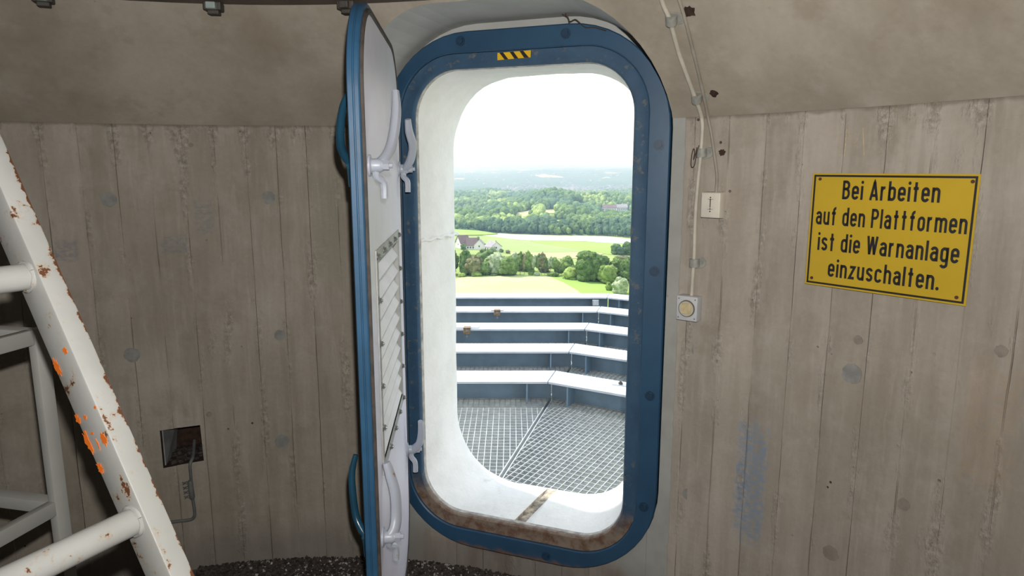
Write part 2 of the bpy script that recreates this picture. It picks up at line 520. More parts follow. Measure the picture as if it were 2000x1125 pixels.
M['bolt'] = simple('zinc_bolt', (0.30, 0.31, 0.30), 0.4, 0.6, 0.2, 60)
M['ceiling'] = simple('brown_soffit_paint', (0.11, 0.085, 0.068), 0.6, var=0.25, scale=4, bump=0.1)
M['floor'] = simple('dirty_floor_concrete', (0.16, 0.145, 0.13), 0.9, var=0.3, scale=9, bump=0.4)
M['grit'] = simple('dark_grit', (0.075, 0.06, 0.05), 0.9, var=0.4, scale=60)
M['flake'] = simple('paint_flakes', (0.42, 0.40, 0.37), 0.8, var=0.2, scale=60)
M['plug'] = simple('grey_mortar_plug', (0.255, 0.25, 0.232), 0.9, var=0.12, scale=40, bump=0.15)
M['plug_brown'] = simple('brown_grey_mortar_plug', (0.255, 0.22, 0.18), 0.9, var=0.12, scale=40, bump=0.15)
M['hole'] = simple('rusty_hole', (0.045, 0.022, 0.012), 0.95, var=0.3, scale=60)
M['cream'] = simple('cream_conduit', (0.50, 0.46, 0.38), 0.5, var=0.1, scale=20)
M['grey_cable'] = simple('dull_grey_cable', (0.30, 0.27, 0.22), 0.6, var=0.12, scale=20)
M['clip'] = simple('grey_green_clip', (0.30, 0.30, 0.265), 0.6, var=0.15, scale=40)
M['box_cream'] = simple('cream_plastic', (0.62, 0.575, 0.49), 0.45, var=0.05, scale=20)
M['box_grey'] = simple('pale_grey_plastic', (0.50, 0.51, 0.52), 0.45, var=0.05, scale=20)
M['dark_ring'] = simple('olive_ring', (0.15, 0.14, 0.10), 0.4, var=0.1, scale=30)
M['rocker'] = simple('yellowed_rocker', (0.58, 0.48, 0.27), 0.35, var=0.12, scale=40)
M['ink'] = simple('black_print', (0.013, 0.011, 0.012), 0.5, var=0.1)
M['sign'] = simple('yellow_enamel', (0.50, 0.335, 0.022), 0.35, var=0.04, scale=6)
M['sign_edge'] = simple('pale_yellow_edge', (0.72, 0.52, 0.07), 0.4, var=0.04, scale=6)
M['rust_screw'] = simple('rusty_screw', (0.13, 0.035, 0.02), 0.7, var=0.3, scale=80)
M['haz_yellow'] = simple('hazard_yellow', (0.78, 0.47, 0.012), 0.45, var=0.05)
M['orange'] = simple('orange_paint', (0.74, 0.165, 0.018), 0.45, var=0.08, scale=40)
M['rail'] = painted('grey_railing_paint', (0.33, 0.33, 0.305), 0.45, 0.0, mott=0.1)
M['conduit'] = simple('grey_lead_cable', (0.13, 0.135, 0.13), 0.6, var=0.15, scale=30)
M['ledge'] = simple('grey_sheet_lining', (0.33, 0.335, 0.335), 0.6, var=0.2, scale=12)
M['wire'] = simple('rusty_wire', (0.07, 0.035, 0.022), 0.7, var=0.3, scale=60)
M['lug'] = simple('dark_lug_steel', (0.065, 0.058, 0.05), 0.6, var=0.2, scale=30)
M['lug_pale'] = simple('pale_green_lug', (0.30, 0.36, 0.34), 0.5, var=0.1, scale=30)
M['channel'] = simple('stained_concrete_channel', (0.50, 0.43, 0.33), 0.9, var=0.35, scale=40, bump=0.3)
M['beam'] = painted('slate_blue_steel_paint', (0.165, 0.245, 0.315), 0.45, mott=0.2)
M['galv'] = simple('galvanised_steel', (0.50, 0.52, 0.53), 0.38, 0.5, 0.12, 25)
M['flange'] = simple('sunlit_tinted_flange_paint', (0.50, 0.54, 0.58), 0.45, var=0.08, scale=6)  # beam steel again, with the sunlit brightness of the tops in its colour
M['clamp_rust'] = simple('rusty_clamp', (0.25, 0.17, 0.09), 0.7, var=0.3, scale=60)

# ================================================================== the room
def boolean(o, cutters):
    for c in cutters:
        md = o.modifiers.new('b', 'BOOLEAN'); md.operation = 'DIFFERENCE'; md.solver = 'EXACT'; md.object = c
        md.material_mode = 'TRANSFER'
    dg = bpy.context.evaluated_depsgraph_get(); dg.update()
    me = bpy.data.meshes.new_from_object(o.evaluated_get(dg))
    o.modifiers.clear(); old = o.data; o.data = me; bpy.data.meshes.remove(old)

def revolve(prof_fn, nprof):
    """closed solid of revolution; prof_fn(k, theta) -> (r, z)"""
    pass

ROUT = 2.36
strip_off = [rnd.uniform(-0.0022, 0.0022) for _ in range(NSTRIP)]
ths = []; offs = []
dth = 2 * PI / NSTRIP
for k in range(NSTRIP):
    a = -PI + k * dth
    ths += [a + 0.0008, a + dth - 0.0008]; offs += [strip_off[k], strip_off[k]]
def wring(r, z, use_off):
    return [(CX + (r + (o if use_off else 0)) * math.cos(t), CY + (r + (o if use_off else 0)) * math.sin(t), z) for t, o in zip(ths, offs)]
mb = MB()
mb.quadgrid([wring(RW, -0.06, 1), wring(RW, 0.5, 1), wring(RW, 1.1, 1), wring(RW, ZK, 1), wring(ROUT, ZK, 0), wring(ROUT, -0.06, 0)], closed_u=True, closed_v=True)
wall_lower = mb.build('wall_lower', M['wall'], kind='structure', label='round board-marked concrete wall with vertical plank imprints and grey stains')

mb = MB()
na = 96
def cring(r, z):
    return [(CX + r * math.cos(2 * PI * k / na), CY + r * math.sin(2 * PI * k / na), z) for k in range(na)]
mb.quadgrid([cring(RW - 0.004, ZK), cring(RW - (ZT - ZK), ZT), cring(RW - (ZT - ZK) + 0.02, ZT + 0.25), cring(ROUT, ZT + 0.25), cring(ROUT, ZK)], closed_u=True, closed_v=True)
wall_upper = mb.build('wall_upper', M['slope'], kind='structure', label='smooth sloping concrete cone leaning inward above the board-marked wall')
for p in wall_upper.data.polygons: p.use_smooth = False

def cutter(name, outline, d0, d1, mat):
    m_ = MB(); m_.prism([D(l, z, d0) for l, z in outline], ND * (d1 - d0))
    return m_.build(name, mat)
cut_open = cutter('cut_a', rrect(-OL - 0.026, OL + 0.026, OZ0 - 0.026, OZ1 + 0.026, ORAD + 0.026, sub=1), -0.4, 0.9, M['plaster'])
cut_niche = cutter('cut_b', rrect(-OL - BAND - 0.007, OL + BAND + 0.007, OZ0 - BAND - 0.008, OZ1 + BAND + 0.030, ORAD + BAND + 0.080, sub=1), -0.9, 0.045, M['niche'])
# recess in the wall, beside the ladder
q0, _ = wallpt(312, 838); q1, _ = wallpt(393, 838); q2, _ = wallpt(312, 915)
BT = (q1 - q0); BT.z = 0; BWID = BT.length; BT.normalize()
BN = Vector((-BT.y, BT.x, 0))                       # outwards, into the wall
BZ1, BZ0 = q0.z, q2.z
BC = (q0 + q1) / 2; BC.z = 0
def Bx(l, z, d): return BC + BT * l + BN * d + Vector((0, 0, z))
mbx = MB(); mbx.prism([Bx(-BWID / 2, BZ0, -0.2), Bx(BWID / 2, BZ0 + 0.012, -0.2), Bx(BWID / 2 - 0.003, BZ1, -0.2), Bx(-BWID / 2, BZ1 - 0.006, -0.2)], BN * 0.40)
cut_box = mbx.build('cut_c', M['hole'])
boolean(wall_lower, [cut_niche, cut_open, cut_box])
boolean(wall_upper, [cut_niche, cut_open])
for c in (cut_open, cut_niche, cut_box):
    bpy.data.objects.remove(c)

# bevelled ledge line where the cone meets the wall is the geometry itself; floor and ceiling
mb = MB(); mb.prism([(CX + 2.2 * math.cos(2 * PI * k / 96), CY + 2.2 * math.sin(2 * PI * k / 96), -0.10) for k in range(96)], (0, 0, 0.10))
mb.build('floor', M['floor'], kind='structure', label='dirty dark concrete floor at the foot of the round wall')
mb = MB()
mb.prism([(CX + 2.2 * math.cos(2 * PI * k / 96), CY + 2.2 * math.sin(2 * PI * k / 96), ZT + 0.25) for k in range(96)], (0, 0, 0.1))
mb.quadgrid([cring(RW - (ZT - ZK) - 0.002, ZT + 0.0), cring(RW - (ZT - ZK) - 0.08, ZT + 0.02), cring(RW - (ZT - ZK) - 0.08, ZT + 0.25), cring(RW - (ZT - ZK) + 0.012, ZT + 0.25)], closed_u=True, closed_v=True)
mb.build('ceiling', M['ceiling'], kind='structure', label='dark brown ceiling ring along the top of the concrete cone')

# the white tunnel through the wall
def wobf(p, q):
    return 0.0
mb = MB()
prof = [(0.0, 0.046), (0.0, 0.06), (0.001, 0.14, 0.02), (0.002, 0.22, 0.05), (0.004, 0.30, 0.08), (0.010, 0.36, 0.10), (0.020, 0.385, 0.10), (0.05, 0.40, 0.08), (0.05, 0.36, 0.0), (0.022, 0.34, 0.0), (0.024, 0.046)]
rows = ring(mb, D, ORECT, ORAD, prof)
# hand-trowelled unevenness
nv = []
for v in mb.v:
    p = Vector(v); w = mnoise.noise(p * 5.0) * 0.006 + mnoise.noise(p * 17.0) * 0.0022
    d_ = (p - OD).dot(ND)
    l_ = (p - OD).dot(TD)
    if d_ > 0.03:
        zc = (OZ0 + OZ1) / 2
        dirv = TD * (l_ / OL) * 0.7 + Vector((0, 0, (p.z - zc) / (OZ1 - zc)))
        p = p + dirv.normalized() * w
    nv.append(tuple(p))
mb.v = nv
reveal = mb.build('wall_reveal', M['plaster'], kind='structure', smooth=True, label='white plastered tunnel of the doorway through the thick wall')
# drain channel across the sill
g0 = D(-0.02, 0, 0); 
cutc = MB()
def sillpt(px, py):
    r = ray(px, py); t = (OZ0 + 0.004 - EYE) / r.z
    p = r * t; return Vector((p.x, p.y, OZ0 + 0.004))
ga, gb = sillpt(1014, 1018), sillpt(1078, 950)
gd = (gb - ga).normalized(); gs = Vector((gd.y, -gd.x, 0))
cutc.prism([ga - gs * 0.020 - Vector((0, 0, 0.022)), ga + gs * 0.020 - Vector((0, 0, 0.022)), ga + gs * 0.028 + Vector((0, 0, 0.05)), ga - gs * 0.028 + Vector((0, 0, 0.05))], gb - ga + gd * 0.12)
cc = cutc.build('cut_d', M['channel'])
reveal.data.materials[0] = M['plaster']
boolean(reveal, [cc]); bpy.data.objects.remove(cc)
for p in reveal.data.polygons: p.use_smooth = True
m2 = MB()
pts = []
for i, l in enumerate(np.linspace(0.045, 0.37, 14)):
    pts.append(D(-OL + 0.001 - 0.003 * math.sin(i), 1.30 + 0.004 * math.sin(i * 1.7), float(l)))
m2.tube(pts, [0.0065 + 0.0020 * math.sin(i * 2.1) for i in range(14)], 6)
m2.build('plaster_ridge', M['plaster'], reveal, smooth=True)
m2 = MB(); m2.box(ga.lerp(gb, 0.5) - Vector((0, 0, 0.0195)), gs * 0.019, gd * ((gb - ga).length / 2), Vector((0, 0, 0.002)))
m2.build('drain_channel', M['channel'], reveal, label='brown stained channel across the white sill')

# grey mortar plugs in the tie holes, rusty holes
def disc_on_wall(mb, px, py, r, th=0.0015, n=18, wob=0.08, sx=1.0, sz=1.0, seed=0):
    p, nn = wallpt(px, py)
    a = nn.cross(Vector((0, 0, 1))).normalized(); b = a.cross(nn).normalized()
    if b.z < 0: b = -b
    rr = random.Random(int(px * 7 + py))
    pts = []
    for k in range(n):
        t = 2 * PI * k / n; q = r * (1 + rr.uniform(-wob, wob))
        pts.append(p + a * q * sx * math.cos(t) + b * q * sz * math.sin(t) - nn * 0.006)
    mb.prism(pts, nn * (0.006 + th))
for (px, py, r, mk) in ((524, 386, .024, 'plug'), (213, 390, .026, 'plug'), (546, 655, .021, 'plug'), (258, 693, .027, 'plug'), (551, 862, .028, 'plug'), (408, 809, .010, 'plug_brown'),
                        (1361, 683, .019, 'plug'), (1664, 730, .027, 'plug'), (1345, 966, .021, 'plug'), (1622, 1080, .022, 'plug_brown'), (1956, 686, .014, 'plug_brown'), (1765, 985, .016, 'plug_brown'),
                        (1676, 664, .012, 'plug_brown'), (373, 283, .008, 'plug_brown'), (650, 950, .010, 'plug_brown')):
    mb = MB(); disc_on_wall(mb, px, py, r)
    mb.build('mortar_plug', M[mk], wall_lower)
for (px, py, r, par) in ((1394, 183, .013, wall_upper), (1346, 22, .016, wall_upper), (1411, 298, .010, wall_lower), (1902, 347, .004, wall_lower)):
    mb = MB(); disc_on_wall(mb, px, py, r, 0.003, 16, 0.25)
    mb.build('rusty_patch', M['hole'], par)
# faint yellow chalk strokes above the sign
CH = simple('yellow_chalk', (0.50, 0.41, 0.22), 0.9, var=0.2, scale=90, col2=(0.36, 0.31, 0.235))
for k, st in enumerate(([(1650, 306), (1654, 252), (1668, 285), (1686, 250), (1688, 304)], [(1718, 300), (1720, 296)], [(1770, 256), (1758, 288), (1785, 286)], [(1778, 262), (1774, 312)])):
    mb = MB(); mb.tube([wallpt(x_, y_, 0.001)[0] for x_, y_ in st], 0.0014, 5)
    mb.build('chalk_stroke', CH, wall_lower)
# the lining inside the recess
mb = MB(); mb.prism([Bx(-BWID / 2 + 0.002, BZ0 + 0.002, 0.02), Bx(-BWID / 2 + 0.002, BZ1 - 0.008, 0.02), Bx(-BWID / 2 + 0.03, BZ1 - 0.008, 0.17), Bx(-BWID / 2 + 0.012, BZ0 + 0.002, 0.17)], BT * 0.004)
mb.build('recess_lining', M['ledge'], wall_lower)
mb = MB()
for k in range(60):
    c = Bx(rnd.uniform(-BWID / 2 + .02, BWID / 2 - .01), BZ0 + 0.012, rnd.uniform(0.02, 0.17)); s_ = rnd.uniform(.003, .009)
    mb.box(c, (s_, 0, s_ * .3), (0, s_, 0), (-s_ * .3, 0, s_ * .7))
mb.build('rubble', M['grit'], wall_lower, kind='stuff')

# grit and paint flakes along the foot of the wall
def scatter(n, mat, name, label, smin, smax, pxs, rr):
    m_ = MB()
    for k in range(n):
        a = math.atan2(2.51 - CY, rr.uniform(*pxs) - CX)
        r = RW - abs(rr.gauss(0, 0.07)) - 0.012
        s_ = rr.uniform(smin, smax)
        hgt = max(0.0, 0.014 - (RW - r) * 0.12)
        c = Vector((CX + r * math.cos(a), CY + r * math.sin(a), s_ * 0.6 + rr.uniform(0, hgt)))
        q = Matrix.Rotation(rr.uniform(0, 6), 3, Vector((rr.random(), rr.random(), rr.random() + .1)).normalized())
        m_.box(c, q @ Vector((s_, 0, 0)), q @ Vector((0, s_ * .8, 0)), q @ Vector((0, 0, s_ * .5)))
    o = m_.build(name, mat); tag(o, label, 'debris', kind='stuff'); return o
r_ = random.Random(3)
scatter(7000, M['grit'], 'grit', 'dark grit and dirt heaped along the foot of the concrete wall', .002, .0065, (-1.25, 0.25), r_)
scatter(800, M['flake'], 'paint_flakes', 'pale paint flakes scattered in the dark grit by the wall', .002, .006, (-1.1, 0.15), r_)

# brackets under the ceiling ring
for i, (px, py) in enumerate(((90, 4), (423, 10), (685, 2))):
    p, nn = wallpt(px, py + 6)
    h = Vector((nn.x, nn.y, 0)).normalized(); s_ = Vector((-h.y, h.x, 0))
    b = Vector((p.x, p.y, ZT))+ h * 0.03
    t = empty('ceiling_bracket', b)
    tag(t, ('dark steel bracket under the ceiling ring, above the white ladder', 'steel bracket with pale green bar under the ceiling ring, between ladder and door', 'dark brown bracket under the ceiling ring above the open blue door')[i], 'bracket', 'brackets under the ceiling ring')
    m_ = MB(); m_.box(b + Vector((0, 0, -0.012)), s_ * 0.026, h * 0.022, (0, 0, 0.012)); m_.build('bracket_block', M['lug'] if i < 2 else M['ceiling'], t, bevel=0.004)
    m_ = MB(); m_.box(b + Vector((0, 0, -0.014)) + h * 0.028, s_ * 0.014, h * 0.010, (0, 0, 0.010)); m_.build('bracket_bar', M['lug_pale'] if i < 2 else M['lug'], t, bevel=0.003)
    m_ = MB(); m_.box(b + Vector((0, 0, -0.028)) - h * 0.004, s_ * 0.016, h * 0.016, (0, 0, 0.006)); m_.build('bracket_pad', M['lug'], t, bevel=0.002)

# ================================================================== blue steel door frame
frame = empty('door_frame', D(0, OZ0 - BAND, 0))
tag(frame, 'blue painted steel frame with rounded corners round the bright doorway, rusty along its bottom', 'door frame')
mb = MB()
ring(mb, D, ORECT, ORAD, [(BAND, 0.004, 0.05), (BAND - 0.004, 0.0, 0.05), (0.052, 0.0), (0.048, 0.004), (0.048, 0.066), (BAND, 0.066, 0.05)])
mb.build('frame_plate', M['frame'], frame, smooth=True)
mb = MB()
ring(mb, D, ORECT, ORAD, [(0.047, 0.010), (0.030, 0.014), (0.012, 0.012), (0.004, 0.013), (-0.001, 0.019), (-0.001, 0.030), (0.002, 0.036), (0.022, 0.036), (0.022, 0.066), (0.047, 0.066)])
mb.build('frame_lip', M['lip'], frame, smooth=True)
WH = simple('bare_white_edge', (0.52, 0.50, 0.46), 0.7, var=0.25, scale=30)
mb = MB()
ring(mb, D, ORECT, ORAD, [(-0.0012, 0.032), (-0.003, 0.036), (-0.003, 0.046), (0.001, 0.05), (0.001, 0.032)])
mb.build('sealing_bead', WH, frame, smooth=True)
def hexhead(mb, c, axis, r, h, n=6):
    axis = Vector(axis).normalized(); a = axis.orthogonal().normalized(); b = axis.cross(a)
    mb.prism([c + (a * math.cos(2 * PI * k / n) + b * math.sin(2 * PI * k / n)) * r for k in range(n)], axis * h)
FO = OL + 0.088
for (l, z) in ((FO - .005, 1.64), (FO - .005, 1.24), (FO - .005, .82), (FO - .012, .42), (0.17, OZ1 + 0.087), (-0.20, OZ1 + 0.087), (-FO + .005, 1.64), (-FO + .005, 1.24), (-FO + .005, .82), (0.12, OZ0 - 0.09)):
    mb = MB()
    mb.cyl(D(l, z, 0.001), D(l, z, -0.0025), 0.0165, 18)
    hexhead(mb, D(l, z, -0.0025), -ND, 0.0115, 0.006)
    mb.build('frame_bolt', M['bolt_blue'], frame)

# yellow and black sticker on the frame head
def planept(px, py, p0, n):
    r = ray(px, py); o = Vector((0, 0, EYE)); t = (p0 - o).dot(n) / r.dot(n); return o + r * t
sd = 0.0085
sp0 = D(0, 0, sd)
stk = [planept(x_, y_, sp0, ND) for x_, y_ in ((971.5, 117.5), (1036, 112), (1036.5, 98), (971.5, 103.5))]
t = empty('warning_sticker', (stk[0] + stk[1]) / 2)
tag(t, 'small yellow and black striped sticker on the head of the blue frame', 'sticker')
mb = MB(); mb.prism(stk, ND * 0.003); mb.build('yellow_foil', M['haz_yellow'], t)
def sb(u_, v_): return stk[0].lerp(stk[1], u_).lerp(stk[3].lerp(stk[2], u_), v_) - ND * 0.0004
for (a0, a1, b0, b1) in ((.22, .335, .06, .175), (.52, .64, .375, .485), (.815, .955, .67, .78)):
    mb = MB(); mb.prism([sb(a0, 0), sb(a1, 0), sb(b1, 1), sb(b0, 1)], -ND * 0.0004); mb.build('black_stripe', M['ink'], t)
# a wisp of dead wire at the top of the frame
wp = [planept(x_, y_, D(0, 0, -0.012), ND) for x_, y_ in ((1098, 28), (1108, 33), (1113, 42), (1124, 38), (1136, 48), (1146, 54), (1160, 53), (1184, 60))]
mb = MB(); mb.tube(spline(wp, 4), 0.0016, 6)
mb.tube(spline([planept(x_, y_, D(0, 0, -0.012), ND) for x_, y_ in ((1104, 26), (1110, 36), (1112, 46))], 4), 0.0018, 6)
tag(mb.build('wire_scrap', M['wire'], smooth=True), 'thin rusty wire scrap stuck across the top of the blue frame', 'wire')

# ================================================================== the open door
LN = Vector((-0.3385, 1.56, 0)); LFAR = Vector((-0.401, 2.45, 0))
LW = (LFAR - LN).length
E1 = (LFAR - LN).normalized(); WV = Vector((E1.y, -E1.x, 0))       # WV: towards the doorway
LZ0, LZ1, LR = 0.125, 1.965, 0.22
def L(s_, z, w): return LN + E1 * s_ + WV * w + Vector((0, 0, z))
door = empty('door_1', L(LW, LZ0, -0.012))
tag(door, 'open steel door leaf with blue edge, white face, louvred vent and lever handles', 'door', kind='structure')
LRECT = (0, LW, LZ0, LZ1)
mb = MB()
ring(mb, L, LRECT, LR, [(-0.016, 0.002), (-0.003, 0.002), (0, -0.001), (0, -0.0095), (-0.0025, -0.011), (-0.0025, -0.013), (0, -0.0145), (0, -0.0245), (-0.003, -0.027), (-0.020, -0.027), (-0.020, -0.0235), (-0.016, -0.0235)])
mb.build('door_rim', M['leaf_blue'], door, smooth=True)
mb = MB()
ring(mb, L, LRECT, LR, [(-0.012, 0.002), (-0.014, 0.0085), (-0.024, 0.0085), (-0.027, 0.003), (-0.027, -0.012), (-0.012, -0.012)])
mb.build('gasket', M['gasket'], door, smooth=True)
mb = MB()
rws = ring(mb, L, LRECT, LR, [(-0.026, -0.008), (-0.027, 0.005), (-0.030, 0.006)], closed=False)
def clip(poly, ax, lim, keep_gt):
    out = []
    for i in range(len(poly)):
        p, q = poly[i], poly[(i + 1) % len(poly)]
        pi, qi = (p[ax] > lim) == keep_gt, (q[ax] > lim) == keep_gt
        if pi: out.append(p)
        if pi != qi:
            t_ = (lim - p[ax]) / (q[ax] - p[ax]); out.append((p[0] + (q[0] - p[0]) * t_, p[1] + (q[1] - p[1]) * t_))
    return out
oo = -0.030
outl = rrect(oo * -1, LW + oo, LZ0 - oo, LZ1 + oo, LR + oo)
hs0, hs1, hz0, hz1 = 0.135 + .030, 0.735 - .030, 0.765 + .030, 1.365 - .030      # opening of the vent
mid = clip(clip(outl, 1, hz1, False), 1, hz0, True)
for pc_ in (clip(outl, 1, hz1, True), clip(outl, 1, hz0, False), clip(mid, 0, hs0, False), clip(mid, 0, hs1, True)):
    mb.poly([L(a, b, 0.006) for a, b in pc_])
outer = mb.build('outer_panel', M['leaf_white'], door, smooth=True, label='white painted outer face of the door')
mb = MB()
rws = ring(mb, L, LRECT, LR, [(-0.018, -0.0228), (-0.018, -0.0262), (-0.022, -0.0275)], closed=False)
mb.poly(rws[-1]); mb.poly(list(reversed(rws[0])))
mb.build('inner_panel', M['leaf_blue'], door, smooth=True)
# louvred vent, sunk into the leaf
S0, S1, V0, V1 = 0.135, 0.735, 0.765, 1.365
W0 = 0.0062
fw = 0.034
def bx(mb, s0, s1, z0, z1, w0, w1):
    mb.prism([L(s0, z0, w0), L(s1, z0, w0), L(s1, z1, w0), L(s0, z1, w0)], WV * (w1 - w0))
vent = MB()
bx(vent, S0, S0 + fw, V0, V1, W0, W0 + .003); bx(vent, S1 - fw, S1, V0, V1, W0, W0 + .003)
bx(vent, S0 + fw, S1 - fw, V0, V0 + fw, W0, W0 + .003); bx(vent, S0 + fw, S1 - fw, V1 - fw, V1, W0, W0 + .003)
for (a, b_, c, d_) in ((S0 + fw - .003, S0 + fw, V0 + fw, V1 - fw), (S1 - fw, S1 - fw + .003, V0 + fw, V1 - fw), (S0 + fw, S1 - fw, V0 + fw - .003, V0 + fw), (S0 + fw, S1 - fw, V1 - fw, V1 - fw + .003)):
    bx(vent, a, b_, c, d_, -.020, W0 + .003)
bx(vent, S0 + fw, S1 - fw, V0 + fw, V1 - fw, -.022, -.020)
vento = vent.build('vent_frame', M['louvre_frame'], door, label='pale bolted vent frame')
NSL = 10
pz = (V1 - V0 - 2 * fw) / NSL
for k in range(NSL):
    zt = V1 - fw - 0.002 - k * pz
    m_ = MB()
    a0, a1 = S0 + fw + .001, S1 - fw - .001
    sec = [(zt, -.019), (zt - pz * 0.86, W0 + .001), (zt - pz * 1.02, W0 - .001), (zt - pz * 1.00, W0 - .003), (zt - pz * 0.86, W0 - .0015), (zt - .004, -.019)]
    m_.prism([L(a0, max(z, V0 + fw + .0005), w) for z, w in sec], E1 * (a1 - a0))
    m_.build('slat', M['louvre'], vento)
bolt_me = None
def bolt_at(s_, z, par, r=0.0075, h=0.005, w=W0 + .003):
    global bolt_me
    if bolt_me is None:
        m_ = MB(); c = Vector((0, 0, 0))
        m_.cyl(c, c + WV * 0.0015, 0.0105, 12); hexhead(m_, c + WV * 0.0015, WV, 0.0078, 0.006)
        m_.cyl(c + WV * .0075, c + WV * .0105, 0.0035, 8)
        o = m_.build('vent_bolt', M['bolt']); bolt_me = o.data; bpy.data.objects.remove(o)
    o = link_mesh('vent_bolt', bolt_me, par)
    o.location = WM[par.name].inverted() @ L(s_, z, w)
for k in range(5):
    s_ = S0 + .016 + k * (S1 - S0 - .032) / 4
    bolt_at(s_, V1 - .016, vento); bolt_at(s_, V0 + .016, vento)
for k in range(1, 5):
    z = V0 + .016 + k * (V1 - V0 - .032) / 5
    bolt_at(S0 + .016, z, vento); bolt_at(S1 - .016, z, vento)

def lever(s0, z0, path, tail, rads, mat, side, label=None):
    """side +1: on the white face, -1: on the blue face"""
    base = W0 if side > 0 else -0.0275
    def P(ds, dz, w): return L(s0 + ds, z0 + dz, base + side * w)
    m_ = MB()
    m_.cyl(P(0, 0, 0), P(0, 0, 0.004), 0.026, 20)
    hs = 1.0 if side > 0 else 0.35
    m_.tube([P(0, 0, .004 * hs), P(0, 0, .007 * hs), P(0, 0, .026 * hs), P(0, 0, .030 * hs)], [.021, .0165, .0165, .0145], 16)
    m_.tube(spline([P(*p) for p in path], 6), lerp_list(rads, 6), 10, squash=0.8)
    m_.tube(spline([P(*p) for p in tail], 5), lerp_list([.011, .0095, .0095, .009][:len(tail)], 5), 8)
    h = m_.build('lever_handle', mat, door, smooth=True, label=label)
    m_ = MB()
    m_.cyl(P(0, 0, .029 * hs), P(0, 0, .033 * hs), 0.0135, 16)
    hexhead(m_, P(0, 0, .033 * hs), WV * side, 0.0125, 0.014 * hs); m_.cyl(P(0, 0, .047 * hs), P(0, 0, .055 * hs), .0065, 10)
    m_.build('handle_nut', mat, h)
    return h
up = [(0, .002, .019), (.016, .014, .032), (.044, .044, .047), (.074, .090, .055), (.098, .138, .058), (.112, .182, .056)]
tl = [(0, -.006, .016), (.006, -.026, .016), (.020, -.042, .030), (.022, -.078, .031)]
rd = [.015, .0165, .0165, .0160, .0150, .0115]
lever(.082, 1.575, up, tl, rd, M['handle_grey'], 1, 'grey lever handle on the white face, upper free edge')
mir = lambda pts: [(-a, b, c) for a, b, c in pts]
lever(LW - .060, 1.565, [(-a * 1.0, b * .88, c - (0.012 if i > 3 else 0)) for i, (a, b, c) in enumerate(up)], mir(tl), rd, M['handle_grey'], 1, 'grey lever handle on the white face beside the frame, upper')
up3 = [(0, .004, .020), (.010, .018, .030), (.024, .045, .034), (.036, .100, .032), (.044, .150, .020), (.048, .185, .010)]
lever(.082, .620, up3, tl, rd, M['handle_grey'], 1, 'grey lever handle low on the white face')
lever(LW - .050, .535, [(-a * .5, b * .72, c) for a, b, c in up], mir(tl), rd, M['handle_grey'], 1, 'grey lever handle low beside the frame')
upi = [(0, .004, .008), (.012, .014, .020), (.032, .045, .036), (.060, .095, .040), (.090, .145, .036), (.115, .185, .022)]
tli = [(0, -.006, .008), (0, -.03, .008), (0, -.05, .007)]
rdi = [r_ * .62 for r_ in rd]
lever(.082, 1.575, upi, tli, rdi, M['handle_blue'], -1, 'blue lever handle on the inner face, upper')
upi3 = [(0, .004, .008), (.010, .018, .020), (.024, .048, .036), (.036, .105, .044), (.048, .160, .046), (.058, .205, .036)]
lever(.082, .620, upi3, tli, rdi, M['handle_blue'], -1, 'blue lever handle on the inner face, lower')
for z in (0.50, 1.55):
    m_ = MB()
    m_.cyl(L(LW + .018, z - .06, -.016), L(LW + .018, z + .06, -.016), .012, 12)
    m_.box(L(LW - .01, z, -.030), E1 * .03, WV * .003, (0, 0, .05))
    m_.build('hinge', M['leaf_blue'], door, smooth=True)

# ================================================================== yellow warning sign
SP0 = Vector((0.8148, 1.8603, 0)); SP1 = Vector((1.0524, 1.5468, 0))
ST = (SP1 - SP0).normalized(); SNO = Vector((ST.y, -ST.x, 0))
if SNO.y > 0: SNO = -SNO                                            # into the room
SP0 = SP0 + SNO * 0.010
SZT = EYE - 0.0143; SH = 0.30; SWD = 0.3934
def S(u_, v_, d=0.0): return SP0 + ST * u_ + SNO * d + Vector((0, 0, SZT + v_))
sign = empty('warning_sign', S(SWD / 2, -SH))
tag(sign, 'yellow sign with black border and four lines of black lettering, screwed to the concrete', 'sign')
mb = MB(); mb.prism([S(0, -SH, -.0015), S(SWD, -SH, -.0015), S(SWD, 0, -.0015), S(0, 0, -.0015)], SNO * .0015)
mb.build('sign_plate', M['sign'], sign)
mb = MB()
def frame_q(a, b, d):
    o = [S(a, -SH + a, d), S(SWD - a, -SH + a, d), S(SWD - a, -a, d), S(a, -a, d)]
    i = [S(b, -SH + b, d), S(SWD - b, -SH + b, d), S(SWD - b, -b, d), S(b, -b, d)]
    for k in range(4): mb.poly([o[k], o[(k + 1) % 4], i[(k + 1) % 4], i[k]])
frame_q(0.0045, 0.0095, .0005)
mb.build('border_line', M['ink'], sign)
for (u_, v_) in ((.021, -.0155), (.379, -.0165), (.0185, -.2815), (.373, -.2825)):
    mb = MB(); mb.cyl(S(u_, v_, 0), S(u_, v_, .0016), .0042, 14); mb.build('screw', M['rust_screw'], sign)

